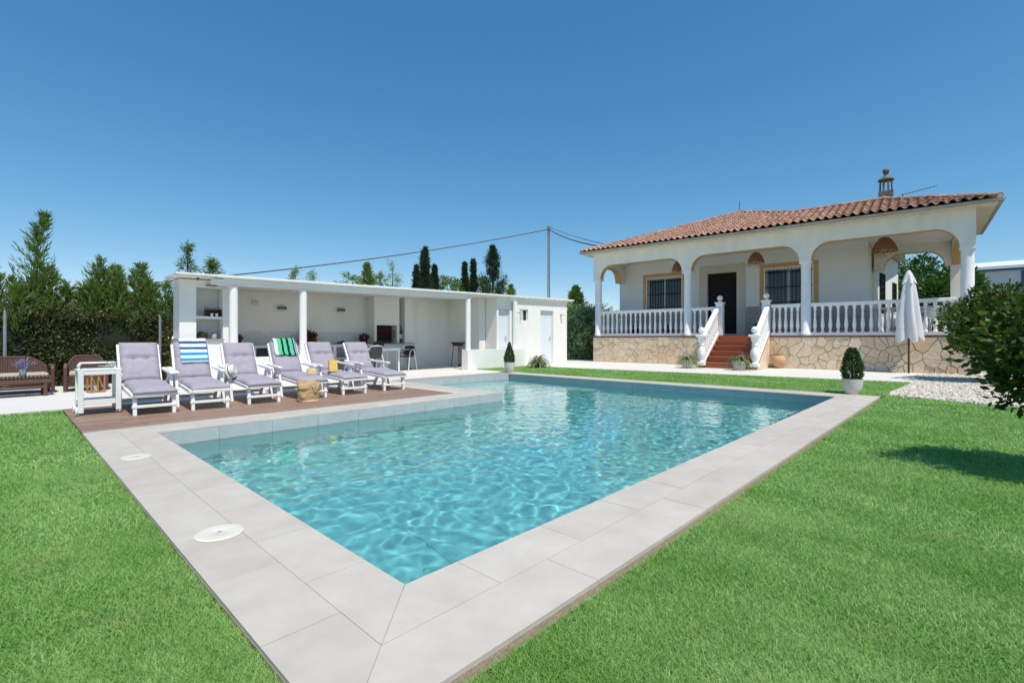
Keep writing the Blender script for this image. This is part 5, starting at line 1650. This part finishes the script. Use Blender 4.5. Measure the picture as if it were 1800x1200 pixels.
MB().box(-.008, .008, -.112, -.096, .02, .33).build('post', 'wood_lantern', t)
MB().lathe([(.035, .021), (.035, .10)], n=14).build('candle', 'white_paint', t, smooth=True)

# ------------------------------------------------------------------ pots, parasol, jar
def topiary(label, loc, rp, hp, prof, seed, leaf, n):
    t = thing('potted_topiary', label, 'potted plant', loc, group='clipped shrubs in pale pots')
    MB().lathe([(rp * .62, 0), (rp * .70, .01), (rp * .92, hp * .45), (rp, hp * .97), (rp, hp), (rp * .93, hp), (rp * .90, hp * .92), (.001, hp * .9)], n=32).build('pot', 'pot_white', t, smooth=True)
    MB().lathe([(rp * .88, hp * .9), (.001, hp * .93)], n=20).build('soil', 'soil', t)
    MB().tube([(0, 0, hp * .9), (0, 0, hp + prof[-1][1] * .8)], .015, 6).build('trunk', 'bark', t)
    r = np.random.default_rng(seed)
    zs = np.array([p[1] for p in prof]); rs = np.array([p[0] for p in prof])
    z = r.uniform(zs[0], zs[-1], n * 3); rad = np.interp(z, zs, rs)
    keep = r.uniform(0, rs.max(), n * 3) < rad + .02
    z = z[keep][:n]; rad = rad[keep][:n]; m = len(z)
    a = r.uniform(0, 6.283, m); lump = 1 + (.16 if seed == 1 else .42) * np.array([noise.noise((math.cos(q) * 2.2, math.sin(q) * 2.2, w * 9)) for q, w in zip(a, z)])
    q = rad * lump * r.uniform(.55, 1.0, m) ** .5
    q = q * np.where(r.uniform(0, 1, m) < .06, 1.22, 1.0)
    P0 = np.column_stack([q * np.cos(a), q * np.sin(a), hp + z]); D = np.column_stack([np.cos(a), np.sin(a), .7 + r.normal(0, .3, m)])
    inst('foliage', leaf_mesh('foliage', P0, D, leaf, .55, 'leaf_box', seed=seed), t)
topiary('cone shaped clipped shrub in a pale pot at the far corner of the pool', (10.66, 10.22, 0), .165, .31, [(.13, 0), (.155, .06), (.145, .16), (.10, .32), (.05, .46), (.012, .60)], 1, .035, 3800)
topiary('bushy rounded shrub in a pale pot at the near end of the far pool edge', (10.98, 1.60, 0), .175, .285, [(.12, 0), (.15, .06), (.155, .18), (.13, .33), (.10, .45), (.04, .57)], 2, .036, 4200)
def spider_plant(label, loc, s, pot, seed, group='spider plants'):
    t = thing('spider_plant', label, 'potted plant', loc, group=group)
    hp = .20 * s if pot else .10 * s
    rp = .16 * s
    MB().lathe([(rp * .7, 0), (rp, hp), (rp * .9, hp), (.001, hp * .85)], n=20).build('pot', 'pot_white' if pot else 'soil', t, smooth=True)
    r = np.random.default_rng(seed); n = 190; V = []
    for k in range(n):
        a = r.uniform(0, 6.283); l = r.uniform(.2, .52) * s; up = r.uniform(.35, 1.3); w = .011 * s
        d = np.array([math.cos(a), math.sin(a), 0]); sd_ = np.array([-math.sin(a), math.cos(a), 0]) * w
        pr = []
        for i in range(6):
            q = i / 5; pr.append(np.array([0, 0, hp]) + d * (.03 + l * q * (1 - .25 * q) * (1.25 - .5 * up)) + np.array([0, 0, l * (up * q - 1.15 * q * q)]))
        for i in range(5):
            w0, w1 = 1 - (i / 5) ** 2, 1 - ((i + 1) / 5) ** 2
            V.append([pr[i] - sd_ * w0, pr[i] + sd_ * w0, pr[i + 1] + sd_ * w1, pr[i + 1] - sd_ * w1])
    inst('foliage', poly_mesh('foliage', np.array(V), 4, 'leaf_spider'), t)
spider_plant('spider plant in a white pot left of the villa stairs', v2w(5.05, -2.15), 1.35, True, 1)
spider_plant('spider plant in a white pot in front of the right stair post', v2w(6.78, -2.2), 1.45, True, 2)
spider_plant('large spider plant on the grass by the storage room wall', (13.0, 11.05, 0), 1.75, False, 3)
w = v2w(7.55, -.22)
t = thing('amphora', 'tan clay jar standing at the stone base right of the stairs', 'jar', (w[0], w[1], 0))
MB().lathe([(.10, 0), (.13, .03), (.23, .22), (.235, .30), (.19, .40), (.11, .46), (.10, .48), (.15, .51), (.14, .515), (.09, .48), (.001, .47)], n=26).build('jar_body', 'clay', t, smooth=True)
w = v2w(11.06, -.40)
t = thing('closed_parasol', 'closed white parasol on a dark pole in front of the stone base', 'parasol', (w[0], w[1], 0))
MB().tube([(0, 0, -.03), (0, 0, 3.0)], .026, 10).build('pole', 'pole_dark', t, smooth=True)
MB().lathe([(.05, 2.93), (.05, 3.05), (.02, 3.08)], n=12).build('finial', 'white_paint', t, smooth=True)
v, f = [], []; na, nz = 72, 30
for j in range(nz + 1):
    h = j / nz
    for i in range(na):
        a = 2 * math.pi * i / na
        fold = math.cos(a * 5 + .7 + .5 * math.sin(h * 4)) ; fold2 = math.cos(a * 11 + 1.1)
        base_r = .045 + .225 * h ** .55
        r_ = base_r * (1 + (.20 + .16 * h) * fold + .07 * fold2 * h)
        z = 3.0 - 1.98 * h - (.10 * fold + .05 * math.cos(2 * a + .4)) * max(0, h - .75) * 4 * .9
        v.append((r_ * math.cos(a), r_ * math.sin(a), z))
for j in range(nz):
    for i in range(na): f.append((j * na + i, j * na + (i + 1) % na, (j + 1) * na + (i + 1) % na, (j + 1) * na + i))
f.append(tuple(range(na)))
MB().add(v, f).build('canopy', 'umbrella_cloth', t, smooth='all')
v, f = [], []
for j in range(9):
    h = j / 8
    for i in range(na):
        a = 2 * math.pi * i / na; r_ = (.055 + .105 * h ** .7) * (1 + .28 * h * math.cos(a * 5 + .7)) ; v.append((r_ * math.cos(a), r_ * math.sin(a), 3.03 - .33 * h - .04 * h * math.cos(a * 5 + .7)))
for j in range(8):
    for i in range(na): f.append((j * na + i, j * na + (i + 1) % na, (j + 1) * na + (i + 1) % na, (j + 1) * na + i))
MB().add(v, f).build('top_flap', 'umbrella_cloth', t, smooth='all')
# ------------------------------------------------------------------ hedges, trees, far things
def conifer(name, label, cat, loc, H, R, m, n, size, prof='cone', seed=0, h0=.0, aspect=.24, group=None, up=.9, ragged=.35, lean=(0, 0)):
    t = thing(name, label, cat, loc, group=group)
    r = np.random.default_rng(seed)
    MB().tube([(0, 0, -.05), (lean[0] * .5, lean[1] * .5, H * .5), (lean[0], lean[1], H * .97)], [.03 * H ** .7, .02 * H ** .7, .006], 7).build('trunk', 'bark', t)
    nb = max(40, n // 45); P0, D = [], []
    for k in range(nb):
        h = h0 + (1 - h0) * r.uniform(0, 1) ** (1.15 if prof == 'cone' else .9)
        if prof == 'cone': rad = R * (1 - h) ** .8 + .03
        elif prof == 'column': rad = R * min(1, 1.9 * (1 - h) ** .85) * (.7 + .3 * min(1, (h - h0) * 5)) * (1 + .25 * math.sin(h * 23 + seed))
        elif prof == 'bush': rad = R * math.sqrt(max(.02, 1 - ((h - .42) / .60) ** 2))
        elif prof == 'tier': rad = R * (1 - h) ** .7 * (.45 + .55 * abs(math.sin(h * 17)))
        a = r.uniform(0, 6.283); rad *= np.clip(1 + r.normal(0, ragged * .45), .35, 1.9); rad = max(.03, rad)
        q = 45; s = r.uniform(0.12, 1, q) ** .6
        wob = r.normal(0, .10 * R + .02, (q, 3))
        rise = up * rad * .55 * s * s
        base = np.column_stack([math.cos(a) * rad * s, math.sin(a) * rad * s, H * h + rise - .12 * rad]) + wob * s[:, None]
        base[:, 0] += lean[0] * h; base[:, 1] += lean[1] * h
        P0.append(base); D.append(np.tile([math.cos(a), math.sin(a), up], (q, 1)))
    # leader shoots
    q = max(30, n // 40); s = r.uniform(0, 1, q)
    P0.append(np.column_stack([lean[0] + r.normal(0, .03 + .05 * R * (1 - s), q), lean[1] + r.normal(0, .03 + .05 * R * (1 - s), q), H * (.86 + .14 * s)])); D.append(np.tile([0, 0, 1.5], (q, 1)))
    P0, D = np.concatenate(P0), np.concatenate(D)
    inst('foliage', leaf_mesh('foliage', P0, D, size, aspect, m, jitter=.5, seed=seed), t)
    return t

# clipped lower hedge along the left boundary
def hedge(name, label, x0, x1, y0, y1, z1, n, size, m, seed, holes=True):
    t = thing(name, label, 'hedge', ((x0 + x1) / 2, (y0 + y1) / 2, 0))
    w, d = (x1 - x0) / 2, (y1 - y0) / 2
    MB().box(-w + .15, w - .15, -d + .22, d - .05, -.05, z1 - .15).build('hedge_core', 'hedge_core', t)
    r = np.random.default_rng(seed)
    x = r.uniform(-w, w, n); z = r.uniform(0.02, z1, n)
    bul = np.array([.16 * noise.noise((a * 1.1, b_ * 1.3, seed)) + .09 * noise.noise((a * 3.3, b_ * 3.3, seed + 5)) for a, b_ in zip(x, z)])
    y = -d + .14 - bul + r.exponential(.07, n)
    D = np.column_stack([r.normal(0, .6, n), -np.ones(n), r.normal(.25, .6, n)])
    P0 = np.column_stack([x, y, z])
    k = n // 8                                              # ends and top
    xe = np.where(r.uniform(0, 1, k) < .5, -w, w) + r.normal(0, .08, k)
    P0 = np.concatenate([P0, np.column_stack([xe, r.uniform(-d, d, k), r.uniform(.02, z1, k)])]); D = np.concatenate([D, np.column_stack([np.sign(xe), r.normal(0, .5, k), r.normal(.2, .5, k)])])
    P0 = np.concatenate([P0, np.column_stack([r.uniform(-w, w, k * 2), r.uniform(-d, d, k * 2), z1 + r.normal(0, .1, k * 2)])]); D = np.concatenate([D, np.tile([0, 0, 1.], (k * 2, 1))])
    inst('foliage', leaf_mesh('foliage', P0, D, size, .42, m, jitter=.6, seed=seed), t)
    return t
hedge('clipped_hedge', 'dark dense clipped lower hedge behind the wicker seats at the left', -9.0, 2.75, 14.35, 15.9, 1.62, 42000, .085, 'leaf_hedge', 2)
# leylandii growing out of it: several upright leaders per tree
def leyland(label, loc, leaders, n, seed, z0=1.1):
    t = thing('leyland_conifer', label, 'conifer', loc, group='conifers growing out of the left hedge')
    r = np.random.default_rng(seed); P0, D = [], []
    b = MB()
    for (dx, dy, H, R, bx) in leaders:
        b.tube([(dx * .5, dy * .5, .4), (dx, dy, H * .6), (dx + bx, dy, H * .98)], [.035, .022, .004], 5)
        m = int(n * (H - z0) * R)
        nb = max(10, m // 16)
        for k in range(nb):
            h = r.uniform(0, 1) ** 1.1; a = r.uniform(0, 6.283)
            rad = R * ((1 - h) ** .75 + .06) * r.uniform(.45, 1.45)
            q = 16; s_ = np.linspace(.1, 1, q)
            zz = z0 + (H - z0) * h
            px = dx + bx * h * h + math.cos(a) * rad * s_; py = dy + math.sin(a) * rad * s_
            pz = zz + rad * 1.1 * s_ ** 1.6 - .05
            P0.append(np.column_stack([px, py, pz]) + r.normal(0, .022, (q, 3)))
            D.append(np.tile([math.cos(a) * .8, math.sin(a) * .8, 1.25], (q, 1)))
        q = 26; s_ = r.uniform(0, 1, q)
        P0.append(np.column_stack([dx + bx * (.8 + .2 * s_) + r.normal(0, .02, q), dy + r.normal(0, .02, q), H * (.90 + .10 * s_)])); D.append(np.tile([bx, 0, 1.6], (q, 1)))
    b.build('trunk', 'bark', t)
    inst('foliage', leaf_mesh('foliage', np.concatenate(P0), np.concatenate(D), .15, .13, 'leaf_leyland', jitter=.42, seed=seed), t)
LEY = [(-2.5, 15.0, 'wide leafy conifer at the far left end of the hedge row', 2.85, .42), (-1.3, 15.1, 'bushy conifer above the clipped hedge left of the sofa', 2.7, .40),
       (-.28, 15.0, 'bright green conifer top at the left picture edge', 2.65, .36), (.42, 14.9, 'tallest conifer with a bent feathery tip above the hedge', 3.78, .34),
       (1.02, 15.1, 'low conifer between the tallest one and its right neighbour', 2.30, .30), (1.58, 15.0, 'broad upright conifer above the hedge behind the serving cart', 2.95, .34),
       (2.0, 15.2, 'small conifer between two broader ones above the hedge', 2.3, .28), (2.38, 15.0, 'bushy conifer above the hedge behind the first lounger', 2.85, .33),
       (2.95, 15.3, 'conifer at the right end of the hedge beside the porch roof', 2.45, .30)]
for i, (x, y, lab, H, R) in enumerate(LEY):
    r_ = random.Random(200 + i); L_ = [(0, 0, H, R, .20 if i == 3 else r_.uniform(-.06, .06))]
    for k in range(9 if i != 3 else 6):
        L_.append((r_.uniform(-.36, .36), r_.uniform(-.3, .25), (H if i != 3 else 2.9) - r_.uniform(.12, .85), R * r_.uniform(.55, .85), r_.uniform(-.08, .08)))
    leyland(lab, (x, y, 0), L_, 2700, 30 + i)
# galvanised fence posts before the hedge
for (x, y, h, l) in ((.02, 14.05, 1.53, 'thin galvanised fence post behind the wicker sofa'), (2.56, 13.95, 1.53, 'thin galvanised fence post between the first two loungers')):
    t = thing('fence_post', l, 'fence post', (x, y, 0), group='galvanised fence posts')
    MB().tube([(0, 0, -.05), (0, 0, h)], .028, 10).build('post', 'galv', t, smooth=True)
    MB().tube([(0, 0, h), (.0, .10, h + .06)], .02, 8).build('post_tip', 'galv', t, smooth=True)

def on_ray(u, Y):
    k = (u - 900) / 848.; d = Y / (-.7256 * k + .688); return (.6886 * k * d + .7253 * d, Y), d
def tip(v, d): return CAM_H + (594 - v) * d / 848
# cedar and small conifers showing above the pool house roof
TREES = [(330, 19, 433, 'tier', 'leaf_leyland', .8, 'cedar with layered branches above the left end of the pool house roof', 'cedar_tree'),
         (375, 19, 458, 'tier', 'leaf_leyland', .7, 'slim cedar tip left of the overhead cable', 'cedar_tree'),
         (520, 24, 470, 'tier', 'leaf_blue', .6, 'faint thin conifer tip above the left half of the roof', 'conifer'),
         (550, 24, 478, 'tier', 'leaf_blue', .7, 'low feathery conifer tip above the left half of the roof', 'conifer'),
         (612, 24, 480, 'bush', 'leaf_blue', .8, 'low greyish shrub top above the middle of the roof', 'shrub'),
         (645, 24, 468, 'column', 'leaf_leyland', .5, 'upright green conifer pair top above the middle of the roof', 'conifer'),
         (668, 26, 482, 'bush', 'leaf_blue', .6, 'small grey green crown between an upright conifer and a pale fir', 'shrub'),
         (690, 24, 462, 'tier', 'leaf_blue', .85, 'pale pointed fir above the middle of the roof', 'fir_tree'),
         (732, 25, 470, 'column', 'leaf_cypress', .28, 'short dark cypress left of the tall dark cypress', 'cypress_tree'),
         (747, 25, 437, 'column', 'leaf_cypress', .40, 'tall dark cypress crossing the overhead cable', 'cypress_tree'),
         (764, 25, 469, 'column', 'leaf_cypress', .30, 'short dark cypress right of the cypress at the cable', 'cypress_tree'),
         (786, 26, 487, 'bush', 'leaf_leyland', .75, 'light green rounded tree between two groups of cypresses', 'shrub'),
         (804, 27, 492, 'bush', 'leaf_bright', .5, 'small yellow green tree top left of the cypress pair', 'shrub'),
         (817, 27, 464, 'column', 'leaf_cypress', .28, 'thin dark cypress, left one of a pair', 'cypress_tree'),
         (832, 27, 458, 'column', 'leaf_cypress', .30, 'thin dark cypress with crooked tip, right one of a pair', 'cypress_tree'),
         (845, 27, 490, 'bush', 'leaf_bright', .8, 'yellow green tree left of the widest cypress', 'shrub'),
         (866, 27, 435, 'column', 'leaf_cypress', .62, 'widest dark cypress near the right end of the porch roof', 'cypress_tree'),
         (884, 27, 497, 'bush', 'leaf_leyland', .7, 'green tree top right of the widest cypress', 'shrub'),
         (898, 28, 503, 'column', 'leaf_leyland', .45, 'lowest small conifer tip above the right part of the roof', 'conifer')]
for i, (u, Y, v, pr, m, R, lab, nm) in enumerate(TREES):
    (x, y), d = on_ray(u, Y)
    dens = {'leaf_cypress': 9500, 'leaf_blue': 2200}.get(m, 3600)
    conifer(nm, lab, 'tree', (x, y, 0), tip(v, d), R * (d / 24) * (1.35 if pr == 'tier' else 1), m, int(dens * {'column': 1.5, 'tier': .62}.get(pr, 1)), .17 if m != 'leaf_cypress' else .15, pr, 60 + i, h0=.30, group='trees behind the pool house', ragged=.22 if m == 'leaf_cypress' else .5, up={'column': 1.6, 'tier': .12}.get(pr, .35), aspect=.26 if pr != 'tier' else .15)
# junipers between the two buildings
for i, (u, dd, v, R, pr, m, lab) in enumerate([(1012, 26, 507, .5, 'column', 'leaf_leyland', 'slender grey green conifer between the pool house and the villa'), (1002, 25, 540, 1.3, 'bush', 'leaf_blue', 'blue green juniper beside the right end of the pool house'),
                                               (1027, 24.5, 548, 1.5, 'bush', 'leaf_blue', 'blue green juniper touching the left corner of the villa base'), (1044, 29, 543, 1.6, 'bush', 'leaf_leyland', 'brighter hedge bush behind the left porch column')]):
    k = (u - 900) / 848.; x, y = .6886 * k * dd + .7253 * dd, -.7256 * k * dd + .688 * dd
    conifer('conifer_bush' if pr == 'bush' else 'slim_conifer', lab, 'conifer', (x, y, 0), tip(v, dd), R, m, 9500, .17, pr, 90 + i, h0=.02 if pr == 'bush' else .2, group='evergreens between the buildings', ragged=.35, up=.5 if pr == 'bush' else 1.5, aspect=.3)
b_ = [('bushy hedge row far behind the pool house right end', 1060, 34, 548)]
(x, y), d = on_ray(1070, 22.0)
for i, (p, q) in enumerate((((19.55, 12.75), (19.85, 12.55)), ((19.3, 12.85), (19.5, 12.7)))):
    t = thing('loose_stake', ['pale stake leaning in the juniper at the villa corner, nearer one', 'pale stake leaning in the juniper at the villa corner, left one'][i], 'stake', (p[0], p[1], 0), group='stakes at the villa corner')
    MB().tube([(q[0] - p[0], q[1] - p[1], 0), (0, .1, .62)], .014, 6).build('stake_rod', 'alu', t)

# broadleaf trees
def leafy(name, label, loc, H, cz, R, m, n, size, seed, cat='tree', group=None, sq=(1, 1, .9), clumps=26, trunk=.09, aspect=.5):
    t = thing(name, label, cat, loc, group=group)
    r = np.random.default_rng(seed)
    MB().tube([(0, 0, -.1), (.03, .02, cz * .5), (.0, .05, cz)], [trunk, trunk * .8, trunk * .4], 8).build('trunk', 'bark', t)
    P0, D = [], []
    for k in range(clumps):
        d = r.normal(0, 1, 3); d /= np.linalg.norm(d); q = R * r.uniform(.35, .92)
        c = np.array([0, 0, cz]) + d * q * np.array(sq); rc = R * r.uniform(.2, .42)
        MB_tw.append((t, [(0, 0, cz * .7), tuple(np.array([0, 0, cz]) * .5 + c * .5), tuple(c)]))
        m_ = n // clumps; e = r.normal(0, 1, (m_, 3)); e /= np.linalg.norm(e, axis=1, keepdims=True)
        P0.append(c + e * rc * r.uniform(.3, 1.08, (m_, 1)) ** .6); D.append(e + d * .5 + [0, 0, .2])
    b = MB()
    for tt, pts in MB_tw: b.tube(pts, [trunk * .3, trunk * .18, .006], 5)
    MB_tw.clear(); b.build('limbs', 'bark', t)['kind'] = 'stuff'
    inst('foliage', leaf_mesh('foliage', np.concatenate(P0), np.concatenate(D), size, aspect, m, jitter=.7, seed=seed), t)
    return t
MB_tw = []
def cam_pt(u, d): k = (u - 900) / 848.; return (.6886 * k * d + .7253 * d, -.7256 * k * d + .688 * d)
leafy('garden_tree', 'broad bright green leafy tree seen through the right porch bay', (*cam_pt(1618, 27), 0), 6, 3.2, 2.6, 'leaf_bright', 22000, .23, 5, sq=(1, 1, .95), clumps=60)
leafy('garden_bush', 'green bush behind the terrace left of the leafy tree', (*cam_pt(1590, 25), 0), 4, 1.8, 1.7, 'leaf_bright', 7000, .17, 6, cat='bush', clumps=36)
leafy('garden_bush', 'yellow green shrub right of the last porch column', (*cam_pt(1742, 19), 0), 4, 1.6, 1.15, 'leaf_bright', 7000, .13, 7, cat='bush', clumps=34, sq=(1, 1, 1))
leafy('garden_bush', 'low green shrub at the right picture edge below the warehouse', (*cam_pt(1800, 20), 0), 4, 1.5, 1.8, 'leaf_leyland', 7000, .14, 8, cat='bush', clumps=34)
conifer('dark_conifer', 'dark conifer at the right picture edge beside the warehouse', 'conifer', (*cam_pt(1850, 17), 0), 4.4, 1.0, 'leaf_cypress', 9000, .16, 'cone', 97, h0=.1)
leafy('citrus_tree', 'dark glossy orange tree standing on the white gravel by the terrace', (*cam_pt(1752, 11.6), 0), 3, 1.42, 1.02, 'leaf_dark', 17000, .095, 9, clumps=70, sq=(1, 1, .85))
leafy('citrus_shrub', 'dark leafy shrub branch reaching over the lawn at the right edge', (5.62, -.74, 0), 2, .92, .68, 'leaf_dark', 12500, .064, 10, cat='shrub', clumps=64, sq=(.9, 1.05, .9), trunk=.05)

# warehouse far right
wx, wy = cam_pt(1790, 75)
t = thing('warehouse', 'pale industrial hall with blue eave far behind the garden', 'warehouse', (wx, wy, 0), VR)
MB().box(-4.9, 40, 0, 20, -.2, 11.7).build('wall', 'warehouse', t)
MB().box(-5.1, 40.3, -.3, 20, 11.701, 12.0).build('eave_band', 'warehouse_blue', t)
MB().add([(-5.2, -.6, 12.0), (41, -.6, 12.0), (41, 20.3, 15), (-5.2, 20.3, 15), (-5.2, -.6, 12.4), (41, -.6, 12.4), (41, 20.3, 15.4), (-5.2, 20.3, 15.4)], [(0, 1, 2, 3), (4, 5, 6, 7), (0, 1, 5, 4), (1, 2, 6, 5), (2, 3, 7, 6), (3, 0, 4, 7)]).build('roof', 'warehouse_roof', t)
for x in (-4.6, .5, 5.5): MB().box(x - .2, x + .2, -.12, -.001, -.2, 11.6).build('wall_post', 'warehouse_blue', t)
# mesh fence in front of it
fx_, fy_ = cam_pt(1775, 24)
t = thing('mesh_fence', 'tall dark wire fence before the warehouse at the right', 'fence', (fx_, fy_, 0), VR)
for x in (-1.4, 0, 1.4, 2.8): MB().tube([(x, 0, -.1), (x, 0, 4.0)], .03, 6).build('post', 'iron', t)
for z in (1.0, 1.6, 2.2, 2.8, 3.4): MB().tube([(-1.4, 0, z), (2.8, 0, z)], .012, 5).build('wire', 'iron', t)

# lattice power pole and cables
px_, py_ = cam_pt(964.5, 45)
ptop = tip(403, 45)
t = thing('power_pole', 'tall grey lattice power pole behind the pool house', 'power pole', (px_, py_, 0), .35)
for sx in (-1, 1):
    MB().bar((sx * .26, 0, -.1), (sx * .19, 0, ptop), .065, .10).build('upright', 'galv', t)
for k in range(11):
    z = .8 + k * (ptop - 1.2) / 10; MB().box(-.2, .2, -.02, .02, z - .06, z + .06).build('crosspiece', 'galv', t)
MB().box(-.24, .24, -.1, .1, ptop - .05, ptop + .28).build('pole_head', 'galv', t)
def cable(label, p, q, sag, r_):
    p, q = Vector(p), Vector(q); pts = []
    for i in range(25):
        s = i / 24; c = p + (q - p) * s; c.z -= sag * 4 * s * (1 - s); pts.append(c)
    o = MB().tube(pts, r_, 6).build('overhead_cable', 'black', None); tag(o, label, 'cable', 'overhead cables')
Lx, Ly = cam_pt(-60, 30)
cable('black overhead cable sagging from the power pole to the left', (px_, py_, ptop), (Lx, Ly, tip(519, 30)), .80, .045)
hx = v2w(.3, 1.0)
cable('thick black cable from the power pole down to the villa eave', (px_, py_, ptop), (hx[0], hx[1], 5.25), .25, .035)
cable('thin upper cable from the power pole to the villa roof', (px_, py_, ptop + .2), (hx[0] + .2, hx[1], 5.35), .10, .018)
